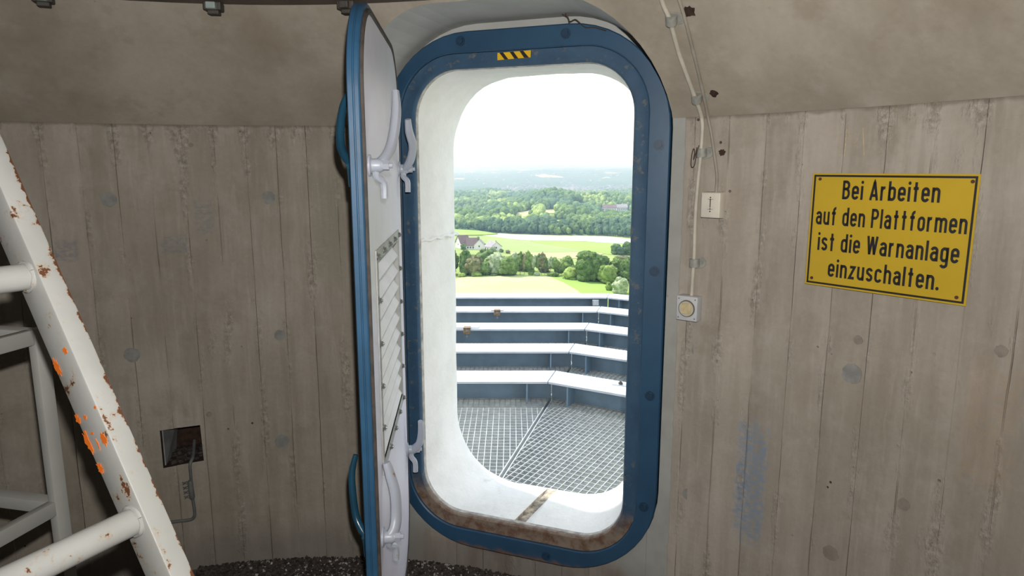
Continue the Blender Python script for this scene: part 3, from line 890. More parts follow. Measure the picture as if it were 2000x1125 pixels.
def A(cx, cy, rx, ry, a0, a1, k=10):
    return [(cx + rx * math.cos(math.radians(a0 + (a1 - a0) * i / k)), cy + ry * math.sin(math.radians(a0 + (a1 - a0) * i / k))) for i in range(k + 1)]
R_ = .15
loop = A(R_, .51, R_, .15, 0, 180) + A(R_, .22, R_, .15, 180, 360) + [(.3, .51)]
GL = {
 'n': (.3, [[(0, 0), (0, .73)], [(0, .5)] + A(R_, .51, R_, .15, 180, 0) + [(.3, 0)]]),
 'u': (.3, [[(0, .73)] + A(R_, .22, R_, .15, 180, 360), [(.3, 0), (.3, .73)]]),
 'a': (.3, [A(R_, .51, R_, .15, 165, 0) + [(.3, 0)], [(.3, .42), (.16, .42)] + A(R_, .245, R_, .175, 90, 270) + [(.2, .07), (.3, .16)]]),
 'e': (.3, [[(0, .37), (.3, .37), (.3, .51)] + A(R_, .51, R_, .15, 0, 180) + A(R_, .22, R_, .15, 180, 345)]),
 'i': (0, [[(0, 0), (0, .73)], 'dot']),
 'r': (.2, [[(0, 0), (0, .73)], [(0, .45)] + A(.17, .49, .17, .17, 180, 80)]),
 'b': (.3, [[(0, 0), (0, 1)], loop]),
 'd': (.3, [[(.3, 0), (.3, 1)], loop]),
 't': (.24, [[(.11, .97), (.11, 0)], [(-.03, .66), (.25, .66)]]),
 'f': (.26, [[(.11, 0), (.11, .78)] + A(.25, .79, .14, .14, 180, 85), [(-.03, .66), (.25, .66)]]),
 'P': (.34, [[(0, 0), (0, 1)], [(0, .93)] + A(.17, .72, .17, .21, 90, -90) + [(0, .51)]]),
 'B': (.34, [[(0, 0), (0, 1)], [(0, .93)] + A(.15, .74, .17, .19, 90, -90) + [(0, .55)], [(0, .55)] + A(.16, .31, .18, .24, 90, -90) + [(0, .07)]]),
 'A': (.38, [[(-.01, 0), (.19, .97)], [(.19, .97), (.39, 0)], [(.06, .25), (.32, .25)], [(.15, 1), (.23, 1)]]),
 'W': (.56, [[(0, 1), (.13, .03)], [(.13, .03), (.28, .97)], [(.28, .97), (.43, .03)], [(.43, .03), (.56, 1)]]),
 'l': (0, [[(0, 0), (0, 1)]]),
 'o': (.3, [loop]),
 'm': (.56, [[(0, 0), (0, .73)], [(0, .5)] + A(.14, .52, .14, .14, 180, 0) + [(.28, 0)], [(.28, .5)] + A(.42, .52, .14, .14, 180, 0) + [(.56, 0)]]),
 's': (.28, [A(.14, .52, .14, .14, 15, 170) + [(.02, .45), (.26, .29)] + A(.14, .21, .14, .14, 10, -165)]),
 'g': (.3, [[(.3, .73)] + A(R_, -.10, R_, .13, 0, -165), loop]),
 'z': (.29, [[(0, .66), (.29, .66), (.0, .07), (.3, .07)]]),
 'c': (.3, [A(R_, .51, R_, .15, 12, 180) + A(R_, .22, R_, .15, 180, 348)]),
 'h': (.3, [[(0, 0), (0, 1)], [(0, .5)] + A(R_, .51, R_, .15, 180, 0) + [(.3, 0)]]),
 '.': (0, ['pt']),
}
SWT = .148
def ribbon(mb, pts, fn, w):
    P = [Vector((p[0], p[1])) for p in pts]
    Q = [P[0]]
    for p in P[1:]:
        if (p - Q[-1]).length > 1e-4: Q.append(p)
    L_, R2 = [], []
    for i, p in enumerate(Q):
        d1 = (Q[i] - Q[i - 1]).normalized() if i > 0 else None
        d2 = (Q[i + 1] - Q[i]).normalized() if i < len(Q) - 1 else None
        if d1 is None: d1 = d2
        if d2 is None: d2 = d1
        n1 = Vector((-d1.y, d1.x)); n2 = Vector((-d2.y, d2.x)); m_ = n1 + n2
        m_ = m_.normalized() if m_.length > 1e-5 else n1
        k = min(1.0 / max(m_.dot(n1), .35), 2.2)
        L_.append(p + m_ * w / 2 * k); R2.append(p - m_ * w / 2 * k)
    for i in range(len(Q) - 1):
        mb.poly([fn(*L_[i]), fn(*L_[i + 1]), fn(*R2[i + 1]), fn(*R2[i])])
def text_line(txt, u0, u1, vb, cap):
    adv = []; x_ = 0
    for ch in txt:
        if ch == ' ': x_ += .30; adv.append(None); continue
        adv.append(x_ + SWT / 2); x_ += GL[ch][0] + SWT + .11
    tot = x_ - .11
    sx = (u1 - u0) / tot
    m_ = MB()
    for ch, ax in zip(txt, adv):
        if ax is None: continue
        fn = lambda x, y, ax=ax: S(u0 + (ax + x) * sx, vb + y * cap, .0006)
        for st in GL[ch][1]:
            if st == 'dot': m_.poly([fn(.085 * math.cos(2 * PI * k / 14), .92 + .085 * math.sin(2 * PI * k / 14)) for k in range(14)])
            elif st == 'pt': m_.poly([fn(.09 * math.cos(2 * PI * k / 14), .085 + .09 * math.sin(2 * PI * k / 14)) for k in range(14)])
            else: ribbon(m_, st, fn, SWT)
    m_.build('lettering', M['ink'], sign)
text_line('Bei Arbeiten', .084, .3155, -.0665, .048)
text_line('auf den Plattformen', .0175, .3785, -.1355, .048)
text_line('ist die Warnanlage', .028, .3690, -.2040, .048)
text_line('einzuschalten.', .062, .333, -.2720, .048)

# ================================================================== cables, clips and switches beside the doorway
def cable(name, pix, rad, mat, off, label, n=10):
    m_ = MB(); m_.tube(spline([wallpt(x_, y_, o_)[0] for (x_, y_), o_ in zip(pix, off)], 5), rad, n)
    o = m_.build(name, mat, smooth=True); tag(o, label, 'cable'); return o
c1 = [(1290, -30), (1298, 2), (1312, 35), (1328, 95), (1346, 146), (1361, 187), (1370, 212), (1374, 232), (1375, 255), (1372, 300), (1366, 360), (1361, 430), (1359, 500), (1356, 540), (1354, 576)]
cable('power_cable', c1, 0.0062, M['cream'], [.012] * 15, 'thick cream cable clipped to the concrete, running down to the grey switch')
c2 = [(1318, -30), (1329, 0), (1341, 40), (1356, 100), (1368, 150), (1378, 195), (1385, 232), (1391, 262), (1398, 310), (1402, 345), (1402, 376)]
cable('thin_cable', c2, 0.0048, M['grey_cable'], [.006] * 10 + [.012], 'thin dull grey cable running down to the cream switch box')
clips = [((1314, 34), 'upper cable clip on the sloping concrete near the ceiling'), ((1363, 187), 'cable clip on the sloping concrete just above the kink'), ((1373, 299), 'cable clip on the wall with a loop of rusty wire'), ((1359, 513), 'lowest cable clip above the round switch')]
for (px, py), lab in clips:
    p, nn = wallpt(px, py); pz, _ = wallpt(px, py - 12)
    ax = (pz - p).normalized()
    sd_ = ax.cross(nn).normalized()
    if sd_.x < 0: sd_ = -sd_
    t = empty('cable_clip', p); tag(t, lab, 'cable clip', 'clips along the cream cable')
    m_ = MB()
    out = [(-.020, -.012), (-.012, -.017), (.010, -.018), (.026, -.014), (.034, -.006), (.034, .008), (.026, .016), (.010, .018), (-.012, .017), (-.020, .010)]
    m_.prism([p + sd_ * a + ax * b for a, b in out], nn * .005); m_.build('clip_base', M['clip'], t, bevel=.0015)
    m_ = MB()
    rows = []
    for k in range(11):
        a = PI * k / 10
        ca, sa = math.cos(a), math.sin(a)
        rows.append([p + sd_ * (ca * rr_) + nn * (.010 + sa * rr_ - (.006 if k in (0, 10) else 0)) + ax * bb for rr_, bb in ((.0070, -.013), (.0150, -.013), (.0150, .013), (.0070, .013))])
    m_.quadgrid(rows, closed_u=True); m_.poly(rows[0]); m_.poly(rows[-1][::-1])
    m_.build('clip_saddle', M['clip'], t, smooth=True)
    m_ = MB(); m_.cyl(p + sd_ * .021 + nn * .005, p + sd_ * .021 + nn * .008, .004, 10); m_.build('clip_screw', M['clip'], t)
wl = [(1372, 284), (1367, 300), (1363, 322), (1358, 327), (1356, 318), (1359, 296), (1362, 291), (1363, 300), (1361, 312), (1364, 304), (1368, 288)]
m_ = MB(); m_.tube(spline([wallpt(x_, y_, .024)[0] for x_, y_ in wl], 4), .0013, 6)
tag(m_.build('wire_loop', M['wire'], smooth=True), 'loop of rusty wire twisted round the cream cable', 'wire')

# the cream switch box
def wall_frame(px, py):
    p, nn = wallpt(px, py); s_ = Vector((-nn.y, nn.x, 0)).normalized()
    if s_.x < 0: s_ = -s_
    return p, nn, s_
bp, bn, bs = wall_frame(1397, 400)
BZ = Vector((0, 0, 1))
t = empty('switch_box', bp); tag(t, 'cream plastic switch box with a small diagram, below the thin cable', 'switch')
m_ = MB()
hw, hh = .032, .040
back = [bp + bs * (hw * a) + BZ * (hh * b) - bn * .006 for a, b in ((-1, -1), (1, -1), (1, 1), (-1, 1))]
front = [bp + bs * (hw * .93 * a) + BZ * (hh * .93 * b) + bn * .036 for a, b in ((-1, -1), (1, -1), (1, 1), (-1, 1))]
nb = len(m_.v); m_.v += [tuple(v) for v in back + front]
m_.f += [(3, 2, 1, 0), (4, 5, 6, 7), (0, 1, 5, 4), (1, 2, 6, 5), (2, 3, 7, 6), (3, 0, 4, 7)]
m_.build('box_cover', M['box_cream'], t, bevel=.003, smooth=True)
m_ = MB(); m_.box(bp + bn * .0362 + BZ * .004, bs * .0012, BZ * .011, bn * .0004)
for dz in (-.018, -.011, .017, .023): m_.cyl(bp + bn * .036 + BZ * dz, bp + bn * .0367 + BZ * dz, .0021, 8)
for dz in (-.012, .018): m_.box(bp + bn * .0362 + BZ * dz, bs * .009, BZ * .0004, bn * .0003)
m_.build('diagram', M['ink'], t, kind='stuff')
# the grey switch with a round window
gp_, gn, gs_ = wall_frame(1351, 599)
t = empty('round_switch', gp_); tag(t, 'square grey switch with round yellowed rocker, at the lower end of the cream cable', 'switch')
m_ = MB(); m_.box(gp_ + gn * .016, gs_ * .034, BZ * .0385, gn * .022); m_.build('switch_body', M['box_grey'], t, bevel=.002, smooth=True)
m_ = MB()
m_.tube([gp_ + gn * .037, gp_ + gn * .041], [.0275, .0262], 28); m_.build('bezel', M['dark_ring'], t)
m_ = MB(); m_.cyl(gp_ + gn * .040, gp_ + gn * .0418, .0235, 28); m_.build('lens', M['cream'], t)
m_ = MB(); m_.box(gp_ + gn * .0425 + BZ * .001, gs_ * .0155, BZ * .0165, gn * .002); m_.build('rocker', M['rocker'], t, bevel=.0012)
for a, b in ((-1, -1), (1, -1), (1, 1), (-1, 1)):
    m_ = MB(); m_.cyl(gp_ + gn * .0375 + gs_ * .028 * a * .95 + BZ * .030 * b, gp_ + gn * .0387 + gs_ * .028 * a * .95 + BZ * .030 * b, .0022, 8); m_.build('screw', M['bolt'], t)

# lead cable and splice below the recess
pc = [wallpt(x_, y_, .008)[0] for x_, y_ in ((372, 905), (373, 922), (374, 936), (377, 972), (380, 990), (381, 1004), (377, 1011), (368, 1014), (350, 1016), (320, 1020), (290, 1023))]
m_ = MB(); m_.tube(spline([Bx(BWID / 2 - .045, BZ0 + .06, .10), Bx(BWID / 2 - .040, BZ0 + .028, .02)] + pc, 4), .0062, 8)
tag(m_.build('lead_cable', M['conduit'], smooth=True), 'dark grey cable hanging out of the square wall recess and bending along the wall', 'cable')
sp, sn = wallpt(374, 954, .012); sb_, _ = wallpt(372, 936, .012); se_, _ = wallpt(377, 972, .012)
t = empty('cable_splice', se_); tag(t, 'dark splice block with twisted wire ends on the hanging grey cable', 'cable splice')
m_ = MB(); m_.tube([sb_, sb_.lerp(se_, .1), sb_.lerp(se_, .9), se_], [.007, .0105, .0105, .007], 10); m_.build('splice_sleeve', M['conduit'], t, smooth=True)
ss = Vector((-sn.y, sn.x, 0)); ss = -ss if ss.x > 0 else ss
m_ = MB()
for k in range(4):
    c = sb_.lerp(se_, .1 + k * .25)
    m_.tube([c, c + ss * .014 + BZ * .005, c + ss * .02 - BZ * .004, c + ss * .027 + BZ * .004], .0025, 6)
    m_.tube([c + ss * .012 - BZ * .006, c + ss * .02 + BZ * .003, c + ss * .026 - BZ * .007], .0022, 6)
m_.build('wire_ends', M['conduit'], t, kind='stuff')

# ================================================================== ladder
LU = (pb - pa); LU = (LU - RG * LU.dot(RG)).normalized()
LFN = RG.cross(LU).normalized()
if LFN.x < 0: LFN = -LFN
ladder = empty('steel_ladder', pa - LU * ((pa.z - 0.0) / LU.z))
tag(ladder, 'leaning white-grey steel ladder with rust chips and orange paint blots, nearest to the camera', 'ladder')
fwid, swid = 0.062, 0.034        # rail: face that carries the rungs, face to the right of it
def rail(ridge):
    b0 = ridge - LU * (ridge.z / LU.z); b1 = ridge + LU * ((1.98 - ridge.z) / LU.z)
    m_ = MB(); m_.prism([b0, b0 - LFN * fwid, b0 - LFN * fwid + RG * swid, b0 + RG * swid], b1 - b0)
    m_.build('rail', M['ladder'], ladder, bevel=.003, smooth=True)
SPAN = 0.42
rail(pa)
rail(pa - RG * (SPAN + swid))
def ladder_pt(py): return pa.lerp(pb, (1090 - py) / 726.0)
r1 = ladder_pt(529); r0 = ladder_pt(1011); pitch_v = r1 - r0
for k in range(-2, 3):
    c = r0 + pitch_v * k - LFN * (fwid / 2)
    if c.z < 0.06 or c.z > 1.95: continue
    m_ = MB()
    m_.tube([c + RG * 0.002, c - RG * SPAN - RG * 0.002], .0205, 20)
    m_.build('rung', M['ladder'], ladder, smooth=True)
    a_, b_ = LFN, LU
    for cc_, sg in ((c, -1), (c - RG * SPAN, 1)):
        m_ = MB()
        m_.tube([cc_ + RG * (.001 * sg) + (a_ * math.cos(t_) + b_ * math.sin(t_)) * .0215 for t_ in np.linspace(0, 2 * PI, 21)], [.0038 + .0010 * math.sin(5 * t_) for t_ in np.linspace(0, 2 * PI, 21)], 7)
        m_.build('weld_bead', M['ladder'], ladder, smooth=True)
def blot(px, py, r, sx, sz, seed):
    rr = random.Random(seed)
    p = planept(px, py, pa, RG) - RG * .0003
    r *= .85; m_ = MB(); n_ = 22
    m_.prism([p + LU * (r * sz * (1 + rr.uniform(-.45, .35)) * math.sin(2 * PI * k / n_)) + LFN * (r * sx * (1 + rr.uniform(-.45, .35)) * math.cos(2 * PI * k / n_)) for k in range(n_)], -RG * .0006)
    m_.build('orange_paint_blot', M['orange'], ladder)
for i, (px, py, r, sx, sz) in enumerate(((128, 685, .006, 1, 1), (112, 718, .011, .75, 1.5), (152, 818, .006, 1.0, 1.5), (167, 815, .004, 1.2, 1), (172, 862, .010, .8, 2.0), (192, 868, .003, .7, 3.2), (203, 857, .008, .9, 1.5), (196, 913, .009, 1.0, 1.3), (186, 795, .003, 1, 1), (181, 846, .003, 1.6, .8))):
    blot(px, py, r, sx, sz, i)

# ------------------------------------------------------------------ grey railing behind the ladder
RA = Vector((0.22, 0.975, 0)).normalized(); RB = Vector((-RA.y, RA.x, 0))
pr = cam_pt(70, 675, 1.5); pr2 = cam_pt(110, 1030, 1.5)
px0 = Vector((pr.x, pr.y, 0))
ztop = cam_pt(68, 643, 1.5).z
zlow = cam_pt(108, 1030, 1.5).z
railing = empty('guard_railing', px0)
tag(railing, 'pale grey steel guard railing with corner post and cross rails, behind the ladder', 'railing')
def bar(name, a, b, w1, w2, d1, d2):
    m_ = MB(); m_.prism([a, a + d1 * w1, a + d1 * w1 + d2 * w2, a + d2 * w2], b - a); return m_.build(name, M['rail'], railing, bevel=.0025, smooth=True)
bar('corner_post', px0 + BZ * .004, px0 + BZ * ztop, .021, .034, RB, RA)
far_a = px0 - RA * 0.80; far_b = px0 + RB * 0.72
bar('end_post', far_a, far_a + BZ * ztop, .021, .034, RB, -RA)
bar('end_post', far_b, far_b + BZ * ztop, .021, .034, RB, RA)
for nm, zz in (('top_rail', ztop - .034), ('knee_rail', zlow - .010)):
    bar(nm, px0 + BZ * zz, far_a + BZ * zz, .021, .034, RB, BZ)
    bar(nm, px0 + RB * .021 + BZ * zz, far_b + BZ * zz, .034, .030, RA, BZ)

# ================================================================== the platform outside
PC = Vector((-0.77, 0.52, 0))
ZG = 0.050                        # top of the grating
ZF = EYE - 1.369                  # top of the beam flanges
APO = [3.74, 4.475, 5.205, 5.94, 6.66]
FW = 0.245
T15 = math.tan(math.radians(15))
def seg_frame(k):
    a = math.radians(30 * k)
    nrm = Vector((math.sin(a), math.cos(a), 0)); tan = Vector((math.cos(a), -math.sin(a), 0))
    return nrm, tan
ring_words = ['innermost', 'second', 'middle', 'fourth', 'outermost']
for ri, ap in enumerate(APO):
    for k in (0, 1):
        nrm, tan = seg_frame(k)
        def Q(t_, r_, z): return PC + nrm * r_ + tan * t_ + BZ * z
        gp = 0.004
        side = 'straight ahead' if k == 0 else 'angled towards the right'
        b_ = empty('platform_beam', Q(0, ap + FW / 2, ZF - 0.30))
        tag(b_, '%s blue ring beam with flange coloured sunlit-pale, %s' % (ring_words[ri], 'the long length square to the doorway' if k == 0 else 'the short angled length past the joint'), 'beam', 'ring beams of the platform')
        def slab(name, r0, r1, z0, z1, mat):
            m_ = MB(); m_.prism([Q(-(r0 * T15 - gp), r0, z0), Q(r0 * T15 - gp, r0, z0), Q(r1 * T15 - gp, r1, z0), Q(-(r1 * T15 - gp), r1, z0)], BZ * (z1 - z0))
            m_.build(name, mat, b_)
        slab('top_flange', ap, ap + FW, ZF - .014, ZF, M['flange'])
        slab('web', ap + FW / 2 - .005, ap + FW / 2 + .005, ZF - .286, ZF - .014, M['beam'])
        slab('bottom_flange', ap, ap + FW, ZF - .30, ZF - .286, M['beam'])
        for sg in ((1,) if k == 0 else (-1,)):
            tt = (ap * T15 - 0.135) * sg
            m_ = MB(); m_.prism([Q(tt - .005, ap + .012, ZF - .286), Q(tt + .005, ap + .012, ZF - .286), Q(tt + .005, ap + FW / 2 - .005, ZF - .286), Q(tt - .005, ap + FW / 2 - .005, ZF - .286)], BZ * .272)
            m_.build('stiffener', M['beam'], b_)
# grating panels
def grating(k, r0, r1, label):
    nrm, tan = seg_frame(k)
    def Q(t_, r_, z): return PC + nrm * r_ + tan * t_ + BZ * z
    g = empty('grating_panel', Q(0, (r0 + r1) / 2, ZG - .03))
    tag(g, label, 'grating', 'steel gratings of the platform')
    gap = .012
    m_ = MB(); pt = .0345; ptr = .043
    def wbox(p, q, w, z0, z1):
        d_ = (q - p).normalized(); s_ = Vector((d_.y, -d_.x, 0)) * (w / 2)
        m_.prism([p - s_ + BZ * z0, q - s_ + BZ * z0, q + s_ + BZ * z0, p + s_ + BZ * z0], BZ * (z1 - z0))
    r_ = math.ceil(r0 / ptr) * ptr
    while r_ < r1 - .004:
        h = r_ * T15 - gap
        wbox(Q(-h, r_, 0), Q(h, r_, 0), .0032, ZG - .024, ZG - .0008)
        r_ += ptr
    tmax = r1 * T15 - gap
    n_ = int(tmax / pt)
    for i in range(-n_, n_ + 1):
        t_ = i * pt
        rs = max(r0, (abs(t_) + gap) / T15)
        if r1 - rs < .03: continue
        wbox(Q(t_, rs, 0), Q(t_, r1, 0), .0040, ZG - .010, ZG)
    m_.build('grating_bars', M['galv'], g, kind='stuff')
    for sg in (-1, 1):
        m2_ = MB()
        a = Q(sg * (r0 * T15 - gap), r0, 0); b2 = Q(sg * (r1 * T15 - gap), r1, 0)
        d_ = (b2 - a).normalized(); s_ = Vector((d_.y, -d_.x, 0)) * .003
        m2_.prism([a - s_ + BZ * (ZG - .03), b2 - s_ + BZ * (ZG - .03), b2 + s_ + BZ * (ZG - .03), a + s_ + BZ * (ZG - .03)], BZ * .031)
        m2_.build('edge_bar', M['galv'], g)
    for rr_ in (r0, r1):
        m2_ = MB(); h = rr_ * T15 - gap
        m2_.prism([Q(-h, rr_ - .002, ZG - .03), Q(h, rr_ - .002, ZG - .03), Q(h, rr_ + .002, ZG - .03), Q(-h, rr_ + .002, ZG - .03)], BZ * .031)
        m2_.build('end_bar', M['galv'], g)
bounds = [(2.44, APO[0] + .112)] + [(APO[i] + .134, APO[i + 1] + .112) for i in range(4)]
zone = ['between the tower wall and the innermost beam', 'between the innermost and second beams', 'between the second and middle beams', 'between the middle and fourth beams', 'between the fourth and outermost beams']
for i, (a, b) in enumerate(bounds):
    for k in (0, 1):
        grating(k, a, b, 'floor grating %s, %s' % (zone[i], 'square to the doorway' if k == 0 else 'beyond the joint'))
# bearer under the joint between the panels
for sgn in (1,):
    d15 = Vector((math.sin(math.radians(15)), math.cos(math.radians(15)), 0)); s15 = Vector((d15.y, -d15.x, 0))
    m_ = MB(); p_ = PC + d15 * 2.44; q_ = PC + d15 * 7.2
    m_.prism([p_ - s15 * .03 + BZ * (ZG - .16), q_ - s15 * .03 + BZ * (ZG - .16), q_ + s15 * .03 + BZ * (ZG - .16), p_ + s15 * .03 + BZ * (ZG - .16)], BZ * .018)
    m_.prism([p_ - s15 * .004 + BZ * (ZG - .142), q_ - s15 * .004 + BZ * (ZG - .142), q_ + s15 * .004 + BZ * (ZG - .142), p_ + s15 * .004 + BZ * (ZG - .142)], BZ * .11)
    tag(m_.build('support_joist', M['beam']), 'radial steel joist under the joint between the gratings', 'beam')
# beam clamps on the flanges
def flange_clamp(px, py, ri, label, plate_px):
    p = ray(px, py); c = p * ((PC.y + APO[ri]) / p.y); c.z = ZF
    g = empty('beam_clamp', c); tag(g, label, 'clamp', 'rusty clamps on the platform beams')
    X = Vector((1, 0, 0)); Y = Vector((0, 1, 0))
    m_ = MB(); m_.box(c + Y * .07 + BZ * .004, X * plate_px, Y * .05, BZ * .004); m_.build('clamp_plate', M['galv'], g)
    m_ = MB(); m_.box(c - Y * .012 - BZ * .010, X * .030, Y * .012, BZ * .028); m_.box(c + Y * .02 + BZ * .008, X * .03, Y * .044, BZ * .004)
    m_.build('clamp_body', M['clamp_rust'], g, bevel=.003)
    m_ = MB(); m_.cyl(c - Y * .012 - BZ * .038, c - Y * .012 - BZ * .075, .006, 8); hexhead(m_, c - Y * .012 - BZ * .05, -BZ, .013, .012); m_.cyl(c - Y * .024 - BZ * .008, c - Y * .028 - BZ * .008, .012, 10)
    m_.build('clamp_bolt', M['bolt'], g)
flange_clamp(971, 603.5, 3, 'rusty beam clamp with grey plate on the fourth ring beam', .06)
flange_clamp(912, 635.5, 2, 'rusty beam clamp with a long grey plate on the middle ring beam', .10)
p = ray(1163, 586); c = Vector((p.x, p.y, 0)) * ((APO[4] + .52) / p.y); c.z = ZF - .055
g = empty('junction_box', c); tag(g, 'small grey junction box under the outermost beam, near the joint', 'junction box')
m_ = MB(); m_.box(c, (.034, 0, 0), (0, .03, 0), (0, 0, .030)); m_.build('box_body', M['galv'], g, bevel=.004)
m_ = MB(); m_.box(c + Vector((0, -.031, 0)), (.026, 0, 0), (0, .002, 0), (0, 0, .022)); m_.build('box_lid', M['box_grey'], g)
p = ray(1212, 752); c = p * ((ZF - EYE) / p.z); c.z = ZF
g = empty('flange_bolt', c); tag(g, 'bolt with grey washer plate on the top of the innermost beam, by the right jamb', 'bolt')
m_ = MB(); m_.box(c + BZ * .003, (.045, -.02, 0), (.01, .02, 0), (0, 0, .003)); m_.build('washer_plate', M['galv'], g)
m_ = MB(); hexhead(m_, c + BZ * .006, BZ, .014, .012); m_.cyl(c + BZ * .018, c + BZ * .026, .007, 8); m_.build('bolt_head', M['lug'], g)

# ================================================================== the country below
ZGR = EYE - 68.0
def terrain_h(x, y):
    """height of the land above the plain"""
    h = 0.0
    if y > 1500:
        t = min(1.0, (y - 1500) / 700.0)
        h -= 14 * t * t * (3 - 2 * t)
    if y > 2700:
        t = min(1.0, (y - 2700) / 2300.0); t = t * t * (3 - 2 * t)
        sh = min(1.0, max(0.0, (x / y + 0.10) / 0.16)); sh = sh * sh * (3 - 2 * sh)
        h += t * (44 + 28 * sh + 10 * mnoise.noise(Vector((x / 700, y / 1400, 3))))
    if y > 5500:
        t = min(1.0, (y - 5500) / 3500.0); t = t * t * (3 - 2 * t)
        h += t * (60 + 40 * mnoise.noise(Vector((x / 2600, 9, 1))))
    if y > 700:
        h += 13.0 * min(1, (y - 700) / 250) * mnoise.noise(Vector((x / 130, y / 230, 0)))
    if 700 < y < 1500:
        for (xm, ym, sx, sy, am) in ((16, 1015, 48, 85, 17), (62, 870, 42, 50, 10), (60, 1090, 40, 60, 14), (165, 1090, 75, 70, 19), (-60, 930, 60, 60, 10)):
            h += am * math.exp(-((x - xm) / sx) ** 2 - ((y - ym) / sy) ** 2)
    return h
def gpt(px, py):
    r = ray(px, py); p = ground_pt(px, py, ZGR)
    if p.y < 650: return p
    t = 600.0 / r.y
    while t * r.y < 4000:
        q = r * t
        if EYE + q.z <= ZGR + terrain_h(q.x, q.y): break
        t += 1.5 / r.y
    return Vector((q.x, q.y, ZGR + terrain_h(q.x, q.y)))

def land_mat():
    n = NT('distant_land'); P = n.pos()
    x, y, z = n.sep(P)
    f1 = n.noise(P, 0.012, 5, 0.6); f2 = n.noise(n.comb(x, n.math('MULTIPLY', y, 0.35), 0.0), 0.0042, 4, 0.55)
    grass = n.mix(n.step(f1, 0.35, 0.65), (0.215, 0.290, 0.085), (0.270, 0.330, 0.120))
    wood = n.mix(n.step(n.noise(P, 0.06, 4, 0.7), 0.35, 0.65), (0.030, 0.062, 0.020), (0.070, 0.110, 0.040))
    far = n.mix(n.step(f2, 0.60, 0.63), wood, n.mix(f1, (0.36, 0.38, 0.16), (0.42, 0.38, 0.22)))
    c = n.mix(n.step(y, 680, 720), grass, far)
    pave = n.mix(n.step(n.noise(P, 0.5, 4), 0.35, 0.65), (0.30, 0.30, 0.285), (0.22, 0.215, 0.20))
    rad = n.math('SQRT', n.math('ADD', n.math('MULTIPLY', x, x), n.math('MULTIPLY', y, y)))
    c = n.mix(n.step(rad, 190, 150), c, pave)
    n.bsdf(Base_Color=c, Roughness=0.95, Specular_IOR_Level=0.05)
    return n.m
ys = [-400, -100, 60, 150, 250, 350, 450, 550, 650, 700, 740, 780, 820, 860, 900, 940, 980, 1020, 1060, 1100, 1150, 1200, 1250, 1300, 1350, 1400, 1450, 1500, 1600, 1700, 1800, 1900, 2100, 2300, 2500, 2700, 2900, 3100, 3300, 3500, 3700, 3900, 4100, 4300, 4500, 4700, 5000, 5300, 5700, 6200, 6800, 7500, 8200, 9000, 10000]
rows = []
for y in ys:
    hw_ = 420 + max(0, y) * 0.55
    rows.append([(u_ * hw_ + 0.04 * max(0, y), y, ZGR + terrain_h(u_ * hw_ + 0.04 * max(0, y), y)) for u_ in np.linspace(-1, 1, 120)])
mb = MB(); mb.quadgrid(rows)
ground = mb.build('ground', land_mat(), smooth=True)
tag(ground, 'green farmland and wooded hills far below the platform', 'landscape', kind='structure')

def field_mat(name, c1, c2, rows_=0.0, ang=0.0):
    n = NT(name); P = n.pos()
    x, y, z = n.sep(P)
    f = n.noise(P, 0.02, 5, 0.6); g = n.noise(P, 0.25, 3)
    c = n.mix(n.step(f, 0.32, 0.68), c1, c2)
    r_ = n.math('ADD', n.math('MULTIPLY', x, math.cos(ang)), n.math('MULTIPLY', y, math.sin(ang)))
    st = n.noise(n.comb(n.math('MULTIPLY', r_, 0.25), 0.0, 0.0), 1.0, 2)
    c = n.mul(c, n.mix(st, (0.90, 0.90, 0.90), (1.08, 1.08, 1.08)))
    c = n.mul(c, n.mix(g, (0.95, 0.95, 0.95), (1.05, 1.05, 1.05)))
    n.bsdf(Base_Color=c, Roughness=0.95, Specular_IOR_Level=0.05)
    return n.m
F_PALE = field_mat('ripe_pale_crop', (0.43, 0.50, 0.20), (0.49, 0.54, 0.26), ang=.3)
F_GREEN = field_mat('bright_grass', (0.23, 0.36, 0.075), (0.27, 0.40, 0.10), ang=1.2)
F_LGREEN = field_mat('light_green_crop', (0.25, 0.33, 0.12), (0.29, 0.37, 0.15), ang=.2)
F_CREAM = field_mat('cream_stubble', (0.50, 0.45, 0.31), (0.56, 0.51, 0.37), ang=.1)
F_TAN = field_mat('tan_field', (0.37, 0.33, 0.19), (0.36, 0.36, 0.19), ang=.15)
F_FILM = field_mat('pale_covered_rows', (0.50, 0.55, 0.46), (0.58, 0.62, 0.54), ang=1.4)
F_MEADOW = field_mat('dry_meadow', (0.56, 0.52, 0.25), (0.50, 0.50, 0.22))
def field(pix, mat, label, lift=0.25):
    m_ = MB(); P = [gpt(*p) + BZ * lift for p in pix]
    if P[0].y < 700:
        m_.prism([p - BZ * (lift + .3) for p in P], BZ * (lift + .3))
    else:                                              # draped over the slope
        c = sum(P, Vector()) / len(P)
        rows = []
        for f in (1.0, .75, .5, .25, .02):
            rr_ = []
            for i in range(len(P)):
                for k in range(3):
                    q = c.lerp(P[i].lerp(P[(i + 1) % len(P)], k / 3), f)
                    rr_.append(Vector((q.x, q.y, ZGR + terrain_h(q.x, q.y) + 1.2)))
            rows.append(rr_)
        m_.quadgrid([[q - BZ * 4 for q in rows[0]]] + rows, closed_u=True)
    return m_.build('field', mat, ground, label=label)
field([(840, 560), (880, 548), (900, 542.5), (950, 539.5), (1000, 538.3), (1050, 538.3), (1075, 541), (1100, 552), (1128, 568), (1150, 588), (1160, 640), (1000, 700), (760, 640)], F_PALE, 'pale ripe field just beyond the platform')
field([(1072, 540.4), (1095, 543), (1120, 545), (1160, 549), (1195, 556), (1230, 575), (1240, 640), (1160, 640), (1150, 588), (1128, 568), (1100, 552)], F_GREEN, 'bright green meadow beside the pale field', .3)
